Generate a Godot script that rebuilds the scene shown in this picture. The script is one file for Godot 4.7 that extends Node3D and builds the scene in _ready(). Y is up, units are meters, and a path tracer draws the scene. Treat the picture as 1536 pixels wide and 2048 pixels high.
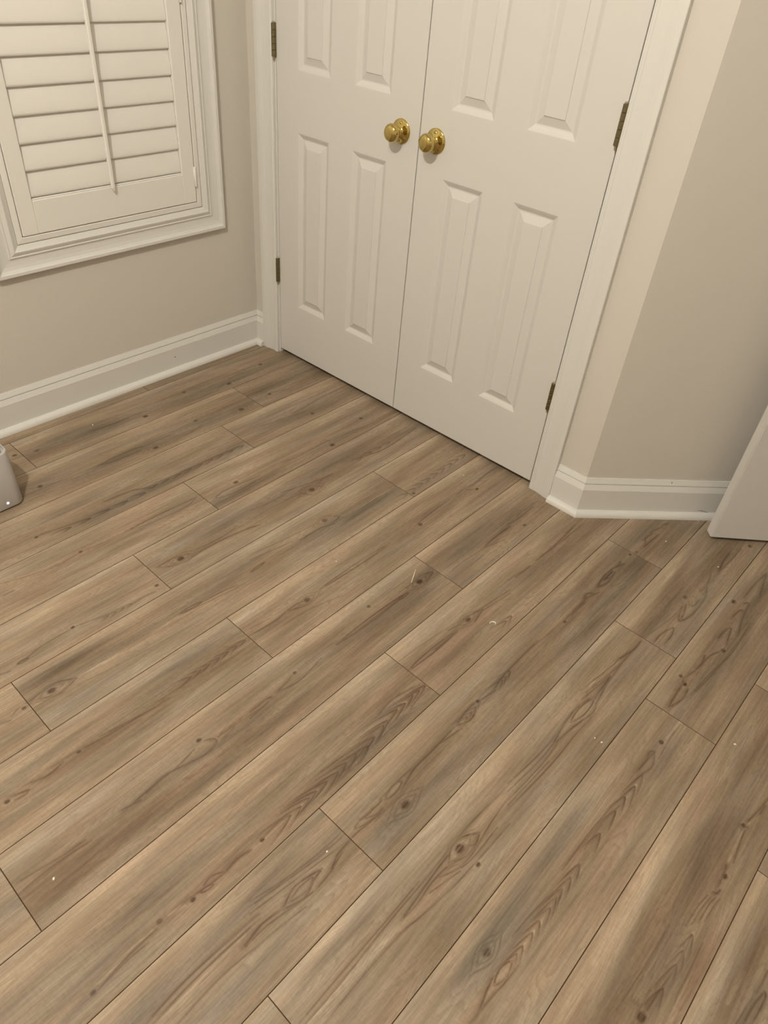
extends Node3D
# A room corner at night: closet double doors, a shuttered window, wood-look vinyl planks.
# x runs along the closet wall, y is up, z comes towards the camera; metres.

const ROW := 0.18
const PLANK := 1.2195

var M := {}
var ink := []          # strokes of the planks' printed grain: [width, depth, points]
var knots := []
var clouds := []
var taken := {}
var rng := RandomNumberGenerator.new()


func _ready() -> void:
	rng.seed = 20417
	# --- camera, night outside, lamp, exposure
	var cam := Camera3D.new()
	cam.name = "camera"
	cam.fov = 71.054
	cam.near = 0.02
	cam.basis = Basis(Vector3(0.73370, 0.07679, -0.67512), Vector3(-0.47733, 0.76538, -0.43168), Vector3(0.48358, 0.63898, 0.59822)).orthonormalized()
	cam.position = Vector3(2.14161, 1.42139, 2.16185)
	add_child(cam)
	var env := Environment.new()
	env.background_mode = Environment.BG_COLOR
	env.background_color = Color(0.012, 0.014, 0.02)
	env.tonemap_mode = Environment.TONE_MAPPER_LINEAR
	env.tonemap_exposure = 0.57
	env.sdfgi_enabled = true
	env.ssao_enabled = true
	env.ssil_enabled = true
	var we := WorldEnvironment.new()
	we.name = "night_environment"
	we.environment = env
	add_child(we)
	make_materials()
	ceiling_lamp(Vector3(1.52, 2.74, 2.52))
	# --- the room
	floor_planks()
	room_shell()
	baseboards()
	closet_casing()
	closet_doors()
	window_set()
	shutter()
	entry_door()
	# --- things on the floor
	tower()
	litter()


# ---------------------------------------------------------------- small helpers
func numbered(called: String) -> String:
	var n: int = taken.get(called, 0)
	taken[called] = n + 1
	return called if n == 0 else "%s_%03d" % [called, n]


func tag(o: Node, label: String, category: String, group := "", kind := "") -> void:
	if label: o.set_meta("label", label)
	if category: o.set_meta("category", category)
	if group: o.set_meta("group", group)
	if kind: o.set_meta("kind", kind)


func base(called: String, t: Transform3D, label: String, category: String, kind := "", group := "") -> Node3D:
	var o := Node3D.new()
	o.name = numbered(called)
	o.transform = t
	add_child(o)
	tag(o, label, category, group, kind)
	return o


func obj(called: String, st: SurfaceTool, mat: Material, parent: Node, smooth := false) -> MeshInstance3D:
	st.generate_normals()
	var mi := MeshInstance3D.new()
	mi.mesh = st.commit()
	mi.material_override = mat
	mi.name = called
	mi.cast_shadow = GeometryInstance3D.SHADOW_CASTING_SETTING_ON
	parent.add_child(mi, true)
	return mi


func top(called: String, st: SurfaceTool, mat: Material, label: String, category: String, kind := "") -> MeshInstance3D:
	var mi := obj(numbered(called), st, mat, self)
	tag(mi, label, category, "", kind)
	return mi


func tool(smooth := false) -> SurfaceTool:
	var st := SurfaceTool.new()
	st.begin(Mesh.PRIMITIVE_TRIANGLES)
	st.set_smooth_group(0 if smooth else -1)
	return st


func q(st: SurfaceTool, a: Vector3, b: Vector3, c: Vector3, d: Vector3) -> void:  # counter-clockwise seen from outside
	for v in [a, c, b, a, d, c]:
		st.add_vertex(v)


func tri(st: SurfaceTool, a: Vector3, b: Vector3, c: Vector3) -> void:
	for v in [a, c, b]:
		st.add_vertex(v)


func box(st: SurfaceTool, lo: Vector3, hi: Vector3, e := 0.0) -> void:  # a box with chamfered edges
	var f := func(x: int, y: int, z: int, ax: int) -> Vector3:
		var p := Vector3(hi.x if x > 0 else lo.x, hi.y if y > 0 else lo.y, hi.z if z > 0 else lo.z)
		var s := Vector3(x, y, z)
		for k in 3:
			if k != ax: p[k] -= s[k] * e
		return p
	for ax in 3:
		var u := (ax + 1) % 3
		var v := (ax + 2) % 3
		for s in [-1, 1]:
			var c := []
			for k in [[-1, -1], [1, -1], [1, 1], [-1, 1]]:
				var w := [0, 0, 0]
				w[ax] = s; w[u] = k[0]; w[v] = k[1]
				c.append(f.call(w[0], w[1], w[2], ax))
			if s > 0: q(st, c[0], c[1], c[2], c[3])
			else: q(st, c[3], c[2], c[1], c[0])
	if e <= 0.0: return
	for ax in 3:  # edges along ax
		var u := (ax + 1) % 3
		var v := (ax + 2) % 3
		for k in [[-1, -1], [1, -1], [1, 1], [-1, 1]]:
			var w0 := [0, 0, 0]
			w0[ax] = -1; w0[u] = k[0]; w0[v] = k[1]
			var w1 := w0.duplicate()
			w1[ax] = 1
			var a = f.call(w0[0], w0[1], w0[2], u)
			var b = f.call(w0[0], w0[1], w0[2], v)
			var c = f.call(w1[0], w1[1], w1[2], v)
			var d = f.call(w1[0], w1[1], w1[2], u)
			if k[0] * k[1] > 0: q(st, a, b, c, d)
			else: q(st, d, c, b, a)
	for x in [-1, 1]:
		for y in [-1, 1]:
			for z in [-1, 1]:
				var a = f.call(x, y, z, 0)
				var b = f.call(x, y, z, 1)
				var c = f.call(x, y, z, 2)
				if x * y * z > 0: tri(st, a, b, c)
				else: tri(st, c, b, a)


# a moulding: profile points (t, h) carried from P0 to P1; t runs along T0 / T1 (mitred), h along N
func mould(st: SurfaceTool, prof: Array, p0: Vector3, t0: Vector3, p1: Vector3, t1: Vector3, n: Vector3, flip := false, caps := true) -> void:
	var a := []
	var b := []
	for k: Vector2 in prof:
		a.append(p0 + t0 * k.x + n * k.y)
		b.append(p1 + t1 * k.x + n * k.y)
	for i in prof.size() - 1:
		if flip: q(st, a[i], a[i + 1], b[i + 1], b[i])
		else: q(st, a[i], b[i], b[i + 1], a[i + 1])
	if caps:
		var pts := PackedVector2Array(prof)
		var ids := Geometry2D.triangulate_polygon(pts)
		for i in range(0, ids.size(), 3):
			for w in [a, b]:
				tri(st, w[ids[i]], w[ids[i + 1]], w[ids[i + 2]])


func lathe(st: SurfaceTool, prof: Array, xf: Transform3D, n := 40) -> void:  # profile (r, z), turned about z; sharp corners stay sharp
	var group := 0
	for k in prof.size() - 1:
		var p: Vector2 = prof[k]
		var r: Vector2 = prof[k + 1]
		if k > 0 and absf((r - p).angle_to(p - prof[k - 1])) > 0.7: group += 1
		st.set_smooth_group(group)
		for i in n:
			var a0 := TAU * i / n
			var a1 := TAU * (i + 1) / n
			var v0 := xf * Vector3(p.x * cos(a0), p.x * sin(a0), p.y)
			var v1 := xf * Vector3(p.x * cos(a1), p.x * sin(a1), p.y)
			var v2 := xf * Vector3(r.x * cos(a1), r.x * sin(a1), r.y)
			var v3 := xf * Vector3(r.x * cos(a0), r.x * sin(a0), r.y)
			if p.x < 1e-6: tri(st, v0, v2, v3)
			elif r.x < 1e-6: tri(st, v0, v1, v2)
			else: q(st, v0, v1, v2, v3)


func curve(pts: Array, n := 6) -> Array:  # Catmull-Rom through 2D points
	var out := []
	for i in pts.size() - 1:
		var p0: Vector2 = pts[maxi(i - 1, 0)]
		var p1: Vector2 = pts[i]
		var p2: Vector2 = pts[i + 1]
		var p3: Vector2 = pts[mini(i + 2, pts.size() - 1)]
		for k in n:
			out.append(p1.cubic_interpolate(p2, p0, p3, float(k) / n))
	out.append(pts[-1])
	return out


func paint(c: Color, rough: float, metal := 0.0) -> StandardMaterial3D:
	var m := StandardMaterial3D.new()
	m.albedo_color = c
	m.roughness = rough
	m.metallic = metal
	return m


func make_materials() -> void:
	M.trim = paint(Color(0.835, 0.825, 0.805), 0.42)
	M.door = paint(Color(0.812, 0.80, 0.78), 0.45)
	M.wall = paint(Color(0.795, 0.773, 0.735), 0.85)
	M.ceiling = paint(Color(0.90, 0.89, 0.87), 0.9)
	M.shutter = paint(Color(0.885, 0.872, 0.848), 0.4)
	M.brass = paint(Color(0.77, 0.69, 0.43), 0.06, 1.0)
	M.dull_brass = paint(Color(0.51, 0.47, 0.36), 0.4, 1.0)
	M.pin = paint(Color(0.70, 0.66, 0.58), 0.4, 0.6)
	M.slot = paint(Color(0.06, 0.05, 0.035), 0.6)
	M.joint = paint(Color(0.35, 0.26, 0.17), 0.75)
	M.under = paint(Color(0.10, 0.075, 0.05), 0.9)
	M.plastic = paint(Color(0.72, 0.705, 0.69), 0.4)
	M.dark = paint(Color(0.035, 0.033, 0.03), 0.7)
	M.chip = paint(Color(0.86, 0.80, 0.68), 0.7)
	M.crumb = paint(Color(0.93, 0.91, 0.87), 0.6)
	M.scuff = paint(Color(0.60, 0.57, 0.53), 0.8)
	M.mark = paint(Color(0.33, 0.30, 0.26), 0.8)
	var g := paint(Color(0.9, 0.95, 0.95, 0.08), 0.02)
	g.transparency = BaseMaterial3D.TRANSPARENCY_ALPHA
	M.glass = g
	var wall_grain := FastNoiseLite.new()
	wall_grain.seed = 5
	wall_grain.frequency = 0.09
	wall_grain.fractal_octaves = 3
	var tex := NoiseTexture2D.new()
	tex.width = 512
	tex.height = 512
	tex.seamless = true
	tex.noise = wall_grain
	M.wall.heightmap_enabled = true
	M.wall.heightmap_texture = tex
	M.wall.heightmap_scale = 0.02
	M.wall.uv1_triplanar = true
	M.wall.uv1_world_triplanar = true
	M.wall.uv1_scale = Vector3(2.5, 2.5, 2.5)


func ceiling_lamp(p: Vector3) -> void:
	var o := base("ceiling_lamp", Transform3D(Basis(Vector3.RIGHT, PI / 2), p), "round flush ceiling lamp with glowing white glass dome under the ceiling", "lamp")
	var st := tool(true)
	lathe(st, [Vector2(0.0, 0.002), Vector2(0.165, 0.002), Vector2(0.17, 0.006), Vector2(0.17, 0.022), Vector2(0.155, 0.03), Vector2(0.14, 0.03)], Transform3D.IDENTITY, 48)
	obj("base_plate", st, paint(Color(0.75, 0.72, 0.68), 0.3, 1.0), o)
	st = tool(true)
	var prof := []
	for i in 11:
		var a := PI / 2 * i / 10.0
		prof.append(Vector2(0.148 * cos(a), 0.026 + 0.062 * sin(a)))
	lathe(st, prof, Transform3D.IDENTITY, 48)
	var glow := paint(Color(0.95, 0.93, 0.9), 0.3)
	glow.emission_enabled = true
	glow.emission = Color(1.0, 0.93, 0.82)
	glow.emission_energy_multiplier = 0.5
	obj("glass_dome", st, glow, o)
	var l := OmniLight3D.new()
	l.name = "lamp_light"
	l.position = Vector3(0, 0, 0.16)
	l.light_color = Color(1.0, 0.975, 0.925)
	l.light_energy = 6.2
	l.light_size = 0.03
	l.omni_range = 12.0
	l.omni_attenuation = 2.0
	l.shadow_enabled = true
	o.add_child(l)


# ---------------------------------------------------------------- floor: each plank with a printed grain of its own
func sk(w: float, d: float, xz: Array) -> void:
	var pts := []
	for i in range(0, xz.size(), 2):
		pts.append(Vector2(xz[i], xz[i + 1]))
	var line := curve(pts, 4)
	ink.append([w * 0.00135, d, line, floori(pts[0].x / ROW), pts[0].y])
	if w >= 2.0 and d > 0.0:  # the soft late wood beside the line
		var shade := []
		for p: Vector2 in line:
			shade.append(p + Vector2(-0.0012, 0.004))
		ink.append([w * 0.0026, d * 0.4, shade, floori(pts[0].x / ROW), pts[0].y])


func kn(x: float, z: float, r: float) -> void:
	knots.append([x, z, r * 1.25])


func ch(x: float, z: float, length: float, half: float, d: float) -> void:  # one pointed arch of a cathedral, its tip towards -z
	var pts := []
	var skew := rng.randf_range(-0.15, 0.25)
	var l1 := length * rng.randf_range(0.85, 1.25)
	var l2 := length * rng.randf_range(0.55, 0.9)
	for i in 9:
		var t := 1.0 - i / 8.0
		pts.append(Vector2(x - half * (1.0 - skew) * pow(t, 0.7), z + l1 * t))
	for i in range(1, 9):
		var t := i / 8.0
		pts.append(Vector2(x + half * (0.8 + skew) * pow(t, 0.7), z + l2 * t))
	ink.append([0.0026, d, pts, floori(x / ROW), z, true])
	var inner := []
	var outer := []
	for p: Vector2 in pts:
		inner.append(p + Vector2(0, 0.007))
		outer.append(p - Vector2(0, 0.0062))
	ink.append([0.0046, d * 0.42, inner, floori(x / ROW), z, true])
	ink.append([0.0022, -d * 0.42, outer, floori(x / ROW), z, true])


func nd(x0: float, z0: float, x1: float, z1: float, half: float, d: float) -> void:  # a long loop pointed at both ends
	for s in [-1, 1]:
		var pts := []
		for i in 13:
			var t := i / 12.0
			pts.append(Vector2(lerpf(x0, x1, t) + s * half * pow(sin(PI * t), 0.8), lerpf(z0, z1, t)))
		ink.append([0.0026, d, pts, floori(x0 / ROW), z0])


func bl(x: float, z: float, rx: float, rz: float, amount: float, grey: float) -> void:
	clouds.append([x, z, rx, rz, amount, grey])


func noise_bytes(seed_: int, w: int, h: int, fw: int, fh: int, octaves: int, freq: float) -> PackedByteArray:
	var n := FastNoiseLite.new()
	n.noise_type = FastNoiseLite.TYPE_SIMPLEX
	n.seed = seed_
	n.frequency = freq
	n.fractal_octaves = octaves
	var im := n.get_image(fw, fh)
	im.convert(Image.FORMAT_L8)
	im.resize(w, h, Image.INTERPOLATE_CUBIC)
	return im.get_data()


func stroke(ds: PackedFloat32Array, w: int, h: int, x0: float, z0: float, length: float, s: Array) -> void:
	var half: float = s[0]
	var d: float = s[1]
	var pts: Array = s[2]
	var px := length / w
	var py := ROW / h
	var reach := half * 2.0
	var n := pts.size()
	var fade: bool = s.size() > 5
	for i in n - 1:
		var a: Vector2 = pts[i] - Vector2(x0, z0)
		var b: Vector2 = pts[i + 1] - Vector2(x0, z0)
		var amp := d
		var t := (i + 0.5) / (n - 1)
		if fade: amp *= pow(sin(PI * t), 0.7)
		else: amp *= minf(1.0, minf(t, 1.0 - t) * 5.0 + 0.35)
		var i0 := maxi(0, floori((minf(a.y, b.y) - reach) / px))
		var i1 := mini(w - 1, ceili((maxf(a.y, b.y) + reach) / px))
		var j0 := maxi(0, floori((minf(a.x, b.x) - reach) / py))
		var j1 := mini(h - 1, ceili((maxf(a.x, b.x) + reach) / py))
		var ab := b - a
		var inv := 1.0 / maxf(ab.length_squared(), 1e-10)
		for j in range(j0, j1 + 1):
			var y := (j + 0.5) * py
			for k in range(i0, i1 + 1):
				var p := Vector2(y, (k + 0.5) * px) - a
				var u := clampf(p.dot(ab) * inv, 0.0, 1.0)
				var e := (p - ab * u).length_squared() / (half * half)
				if e < 4.0:
					var v := amp * exp(-e * 1.6)
					var at := j * w + k
					if (v > 0.0 and v > ds[at]) or (v < 0.0 and v < ds[at] and ds[at] <= 0.05): ds[at] = v


func plank_print(row: int, z0: float, length: float, per_metre: float, number: int) -> ImageTexture:
	var w := int(length * per_metre * 0.8)
	var h := int(ROW * per_metre * 1.15)
	var x0 := row * ROW
	var ds := PackedFloat32Array()
	var bs := PackedFloat32Array()
	var gs := PackedFloat32Array()
	for a in [ds, bs, gs]: a.resize(w * h)
	ds.resize(w * h)
	bs.resize(w * h)
	gs.resize(w * h)
	var px := length / w
	var py := ROW / h
	for c in clouds:  # broad darker, lighter or greyer passages of the print
		if floori(c[0] / ROW) != row or c[1] < z0 or c[1] > z0 + length: continue
		var rx: float = c[2]
		var rz: float = c[3]
		var j0 := maxi(0, int((c[0] - x0 - rx * 2.2) / py))
		var j1 := mini(h - 1, int((c[0] - x0 + rx * 2.2) / py))
		var i0 := maxi(0, int((c[1] - z0 - rz * 2.2) / px))
		var i1 := mini(w - 1, int((c[1] - z0 + rz * 2.2) / px))
		for j in range(j0, j1 + 1):
			var dy: float = ((j + 0.5) * py + x0 - c[0]) / rx
			for i in range(i0, i1 + 1):
				var dx: float = ((i + 0.5) * px + z0 - c[1]) / rz
				var v := exp(-dx * dx - dy * dy)
				bs[j * w + i] += v * c[4]
				gs[j * w + i] += v * c[5]
	for s in ink:
		if s[3] == row and s[4] > z0 - 0.02 and s[4] < z0 + length + 0.02: stroke(ds, w, h, x0, z0, length, s)
	for c in knots:
		if floori(c[0] / ROW) != row or c[1] < z0 or c[1] > z0 + length: continue
		var r: float = c[2]
		var plain := r < 0.0088
		for s in ([] if plain else [-1, 1]):  # the grain parts round the knot
			for ring in 2:
				var pts := []
				for i in 11:
					var t := i / 10.0
					var len_ := r * (7.0 + 5.0 * ring)
					pts.append(Vector2(c[0] + s * r * (1.25 + 0.7 * ring) * pow(sin(PI * t), 1.5), c[1] + (t - 0.5) * len_))
				stroke(ds, w, h, x0, z0, length, [0.0018, 0.36 - 0.1 * ring, pts, 0, 0.0])
		var j0 := maxi(0, int((c[0] - x0 - r * 3.0) / py))
		var j1 := mini(h - 1, int((c[0] - x0 + r * 3.0) / py))
		var i0 := maxi(0, int((c[1] - z0 - r * 3.0) / px))
		var i1 := mini(w - 1, int((c[1] - z0 + r * 3.0) / px))
		for j in range(j0, j1 + 1):
			var dy: float = ((j + 0.5) * py + x0 - c[0]) / (r * 0.72)
			for i in range(i0, i1 + 1):
				var dx: float = ((i + 0.5) * px + z0 - c[1]) / (r * 0.95)
				var e := sqrt(0.0001 + maxf(0.0, dx * dx + dy * dy + 0.35 * sin(dx * 3.1 + dy * 2.3 + r * 4000.0) * dx * dy + 0.15 * dx))
				if e > 3.0: continue
				var at := j * w + i
				var core := 0.52 * exp(-pow(e / 0.95, 3.0)) + 0.22 * exp(-pow((e - 0.75) / 0.3, 2.0)) + 0.16 * exp(-e * e * 0.35) - 0.10 * exp(-pow((e - 1.9) / 0.4, 2.0))
				ds[at] = core if e < 1.3 else maxf(ds[at], 0.0) * 0.8 + core
				gs[at] += 0.5 * exp(-e * e * 0.3)
	var streak := noise_bytes(number * 7 + 1, w, h, maxi(8, w / 26), h, 4, 0.09)
	var fine := noise_bytes(number * 7 + 2, w, h, maxi(8, w / 7), h, 2, 0.35)
	var cloud := noise_bytes(number * 7 + 3, w, h, maxi(8, w / 16), maxi(8, h / 3), 3, 0.05)
	var tone := noise_bytes(number * 7 + 4, w, h, maxi(8, w / 22), maxi(8, h / 4), 2, 0.055)
	var saw := noise_bytes(number * 7 + 5, w, h, maxi(8, int(w / 1.6)), maxi(8, h / 9), 2, 0.3)
	# growth rings: contours of a smooth field that is stretched along the plank
	var field := FastNoiseLite.new()
	field.noise_type = FastNoiseLite.TYPE_SIMPLEX_SMOOTH
	field.seed = number * 7 + 6
	field.frequency = 0.16
	field.fractal_octaves = 2
	field.fractal_gain = 0.35
	var fim := field.get_image(16, 20)
	fim.convert(Image.FORMAT_RF)
	fim.resize(w, h, Image.INTERPOLATE_CUBIC)
	var rings := fim.get_data().to_float32_array()
	var out := PackedByteArray()
	out.resize(w * h * 3)
	var r2 := RandomNumberGenerator.new()
	r2.seed = number * 977 + 13
	var lift := r2.randf_range(-0.05, 0.05)
	var warm := r2.randf_range(-0.12, 0.12)
	var edge := r2.randf_range(0.08, 0.22)
	var side := r2.randf_range(-0.04, 0.06)
	for j in h:
		var v := (j + 0.5) / h
		var across := lift + edge * exp(-v * v * 22.0) + side * exp(-(1.0 - v) * (1.0 - v) * 18.0) - 0.05 * exp(-(v - 0.5) * (v - 0.5) * 12.0)
		for i in w:
			var at := j * w + i
			var s := streak[at] * 0.00392 - 0.5
			var c := cloud[at] * 0.00392 - 0.5
			var f := fine[at] * 0.00392 - 0.5
			var sa := saw[at] * 0.00392 - 0.5
			var d := ds[at]
			var ph := rings[at] * 9.0 + s * 0.35
			var fr := ph - floorf(ph)
			var late := fr * fr * fr * minf(1.0, (1.0 - fr) * 9.0)
			var mask := clampf(0.45 + c * 1.6, 0.0, 1.0)
			var t := 0.612 + across + s * 0.17 + c * 0.24 + f * 0.12 + sa * 0.06 * (0.9 + c) + bs[at] * 0.52 - (late - 0.2) * 0.17 * mask
			var g := (tone[at] * 0.00392 - 0.5) * 0.65 + gs[at] * 0.30 + warm * 0.8 + 0.1
			t = clampf(t, -0.15, 1.15)
			g = clampf(g, -0.45, 0.7)
			# from deep brown to pale tan; g greys it (or, below zero, reddens it)
			var r := 73.0 + 111.0 * t
			var gr := 57.5 + 107.0 * t
			var b := 42.0 + 98.0 * t
			if g > 0.0:
				var m := (r + gr + b) * 0.3333
				r += (m + 9.0 - r) * g
				gr += (m + 0.5 - gr) * g
				b += (m - 11.0 - b) * g
			else:
				gr += g * 9.0
				b += g * 5.0
			d *= 0.8 + s * 1.1 + f * 0.6
			# printed lines and knots, brown
			r *= 1.0 - d * 0.58
			gr *= 1.0 - d * 0.69
			b *= 1.0 - d * 0.76
			at *= 3
			out[at] = int(clampf(r, 0.0, 255.0))
			out[at + 1] = int(clampf(gr, 0.0, 255.0))
			out[at + 2] = int(clampf(b, 0.0, 255.0))
	return ImageTexture.create_from_image(Image.create_from_data(w, h, false, Image.FORMAT_RGB8, out))


func plank_mesh(x0: float, x1: float, z0: float, z1: float, u0: float, u1: float) -> ArrayMesh:
	var g := 0.00022  # half of the open joint
	var e := 0.0008  # painted bevel
	var deep := -0.0009
	var st := tool()
	var a := x0 + g
	var b := x1 - g
	var c := z0 + g
	var d := z1 - g
	var inner := [Vector3(a + e, 0, c + e), Vector3(b - e, 0, c + e), Vector3(b - e, 0, d - e), Vector3(a + e, 0, d - e)]
	for k in [0, 1, 2, 0, 2, 3]:
		var p: Vector3 = inner[k]
		st.set_uv(Vector2(lerpf(u0, u1, (p.z - z0) / (z1 - z0)), (p.x - x0) / (x1 - x0)))
		st.add_vertex(p)
	st.generate_normals()
	var mesh: ArrayMesh = st.commit()
	st = tool()
	var rim := [Vector3(a, deep, c), Vector3(b, deep, c), Vector3(b, deep, d), Vector3(a, deep, d)]
	var foot := [Vector3(a, -0.006, c), Vector3(b, -0.006, c), Vector3(b, -0.006, d), Vector3(a, -0.006, d)]
	for k in 4:
		var k2 := (k + 1) % 4
		q(st, inner[k], inner[k2], rim[k2], rim[k])
		q(st, rim[k], rim[k2], foot[k2], foot[k])
	st.generate_normals()
	st.commit(mesh)
	return mesh


func floor_planks() -> void:
	grain_marks()
	var o := base("floor", Transform3D.IDENTITY, "floor of grey-brown knotty wood-look vinyl planks", "floor", "structure")
	var st := tool()
	box(st, Vector3(-0.3, -0.15, -1.3), Vector3(4.0, -0.005, 4.4))
	obj("subfloor", st, M.under, o)
	# where the end joints of each row lie, in plank widths from the closet end
	var ends := {-1: 5.37, 0: 8.27, 1: 3.99, 2: 5.06, 3: 6.65, 4: 8.28, 5: 3.91, 6: 8.04, 7: 5.07, 8: 6.86, 9: 2.29, 10: 3.90, 11: 4.87, 12: 3.50, 13: 6.1}
	var prints := []
	var number := 0
	for row in range(-1, 22):
		var first: float = ends[row] * ROW if ends.has(row) else rng.randf_range(0.0, PLANK)
		var z := first
		while z > -1.2: z -= PLANK
		while z < 4.3:
			var z1 := z + PLANK
			var x0 := row * ROW
			number += 1
			var m := StandardMaterial3D.new()
			m.roughness = 0.45
			m.metallic_specular = 0.32
			if plank_in_view(row, z, z1):
				var near := (row * ROW - 0.3) * 0.25 + (z + PLANK * 0.5) * 0.4
				m.albedo_texture = plank_print(row, z, PLANK, clampf(750.0 + 320.0 * near, 700.0, 1150.0), number)
				prints.append(m)
			else:
				m = prints[(number * 5) % prints.size()] if prints.size() else m
				if not prints.size(): m.albedo_color = Color(0.56, 0.47, 0.37)
			var mi := MeshInstance3D.new()
			mi.name = "floor_plank"
			mi.mesh = plank_mesh(x0, x0 + ROW, z, z1, 0.0, 1.0)
			mi.set_surface_override_material(0, m)
			mi.set_surface_override_material(1, M.joint)
			o.add_child(mi, true)
			z = z1


func plank_in_view(row: int, z0: float, z1: float) -> bool:
	var x := (row + 0.5) * ROW
	if z1 < 0.38 - 0.7 * maxf(0.0, x - 1.45) or row > 14: return false
	# the frame's left, lower and right edges on the floor
	var far_left := Vector2(-0.05, 1.75)
	var near_left := Vector2(1.52, 2.245)
	var near_right := Vector2(2.452, 1.353)
	var p := Vector2(x, z0)
	if (near_left - far_left).cross(p - far_left) > 0.06: return false
	if (near_right - near_left).cross(Vector2(x - 0.09, z0) - near_left) > 0.06: return false
	return true


# ---------------------------------------------------------------- room shell
const CLOSET := Vector3(0.0948, 0.0, 0.388)
const LEFT := Vector3(-0.064, 0.0, 0.4)
const ANGLE := Vector3(1.4795, 0.0, 0.3672)


func closet_frame() -> Transform3D:  # x along the closet wall, z out into the room; z = 0 is the wall face
	var u := Vector3(0.9998875, 0, -0.015).normalized()
	return Transform3D(Basis(u, Vector3.UP, u.cross(Vector3.UP)), CLOSET)


func left_frame() -> Transform3D:  # x runs towards the closet corner (-s), z out into the room
	var s := Vector3(-0.00909, 0, 0.99996).normalized()
	return Transform3D(Basis(-s, Vector3.UP, (-s).cross(Vector3.UP)), LEFT)


func angle_frame() -> Transform3D:  # x runs away from the outside corner, z out into the room
	var d := Vector3(0.696, 0, -0.718).normalized()
	return Transform3D(Basis(d, Vector3.UP, d.cross(Vector3.UP)), ANGLE)


func room_shell() -> void:
	var H := 2.74
	# closet wall with the double-door opening
	var st := tool()
	box(st, Vector3(-0.16, -0.005, -0.115), Vector3(-0.0345, H, 0))
	box(st, Vector3(-0.0345, 2.07, -0.115), Vector3(1.2205, H, 0))
	box(st, Vector3(1.2205, -0.005, -0.115), Vector3(1.340, H, 0))
	var a := Vector3(1.340, 0, 0)
	var b := Vector3(1.385, 0, 0)
	var c := Vector3(1.340, 0, -0.115)
	var up := Vector3(0, H, 0)
	q(st, a, b, b + up, a + up)
	q(st, b, c, c + up, b + up)
	var w := top("wall_back", st, M.wall, "greige wall around the white double closet doors", "wall", "structure")
	w.transform = closet_frame()
	# wall with the window
	st = tool()
	box(st, Vector3(-4.0, -0.005, -0.14), Vector3(0.10, 0.575, 0))
	box(st, Vector3(-4.0, 1.975, -0.14), Vector3(0.10, H, 0))
	box(st, Vector3(-0.218, 0.575, -0.14), Vector3(0.10, 1.975, 0))
	box(st, Vector3(-4.0, 0.575, -0.14), Vector3(-0.885, 1.975, 0))
	w = top("wall_left", st, M.wall, "greige wall holding the white shuttered window", "wall", "structure")
	w.transform = left_frame()
	# the wall that turns away at 45 degrees
	st = tool()
	box(st, Vector3(0, -0.005, -0.1), Vector3(1.17, H, 0))
	w = top("wall_angled", st, M.wall, "greige wall slanting away right of the closet, behind the open white door", "wall", "structure")
	w.transform = angle_frame()
	# the rest of the room, outside the frame
	var e := angle_frame() * Vector3(1.17, 0, 0)
	var out := Vector3(0.718, 0, 0.696).normalized()
	st = tool()
	box(st, Vector3(-0.1, -0.005, -0.1), Vector3(0.17, H, 0))
	box(st, Vector3(0.17, 2.06, -0.1), Vector3(0.95, H, 0))
	box(st, Vector3(0.95, -0.005, -0.1), Vector3(1.9, H, 0))
	w = top("wall_right", st, M.wall, "greige wall beyond the open door's hinge side", "wall", "structure")
	w.transform = Transform3D(Basis(out, Vector3.UP, out.cross(Vector3.UP)), e)
	var hall := tool()
	box(hall, Vector3(-0.5, -0.005, -1.6), Vector3(1.6, H, -1.5))
	box(hall, Vector3(-0.6, -0.005, -1.6), Vector3(-0.5, H, -0.1))
	box(hall, Vector3(1.6, -0.005, -1.6), Vector3(1.7, H, -0.1))
	box(hall, Vector3(-0.6, H - 0.02, -1.6), Vector3(1.7, H + 0.08, -0.1))
	box(hall, Vector3(-0.6, -0.15, -1.6), Vector3(1.7, -0.005, -0.1))
	var hw := top("wall_hall", hall, M.wall, "walls of the unlit hall beyond the open door", "wall", "structure")
	hw.transform = w.transform
	var far := e + out * 1.9
	st = tool()
	box(st, Vector3(far.x, -0.005, far.z - 0.1), Vector3(far.x + 0.1, H, 4.3))
	top("wall_side", st, M.wall, "greige wall on the room's far right side", "wall", "structure")
	st = tool()
	box(st, Vector3(-0.3, -0.005, 4.2), Vector3(far.x + 0.1, H, 4.3))
	top("wall_front", st, M.wall, "greige wall behind the viewer", "wall", "structure")
	st = tool()
	box(st, Vector3(-0.3, H, -1.3), Vector3(4.0, H + 0.1, 4.4))
	top("ceiling", st, M.ceiling, "flat white ceiling over the room", "ceiling", "structure")
	# the dark closet behind the doors
	st = tool()
	box(st, Vector3(-0.26, -0.005, -0.76), Vector3(-0.16, H, 0.0))
	box(st, Vector3(-0.26, -0.005, -0.80), Vector3(1.36, H, -0.70))
	box(st, Vector3(1.32, -0.005, -0.76), Vector3(1.36, H, -0.10))
	w = top("wall_closet", st, M.wall, "inner walls of the closet behind the double doors", "wall", "structure")
	w.transform = closet_frame()


const CAP := [Vector2(0, 0.136), Vector2(0.0035, 0.136), Vector2(0.0095, 0.1195), Vector2(0.0095, 0.118), Vector2(0.0072, 0.117), Vector2(0.0072, 0.1157), Vector2(0.0092, 0.115), Vector2(0.0152, 0.0985), Vector2(0.0158, 0.0972), Vector2(0.0146, 0.0962), Vector2(0.0150, 0.0950), Vector2(0.0150, 0.0), Vector2(0, 0)]


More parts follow.
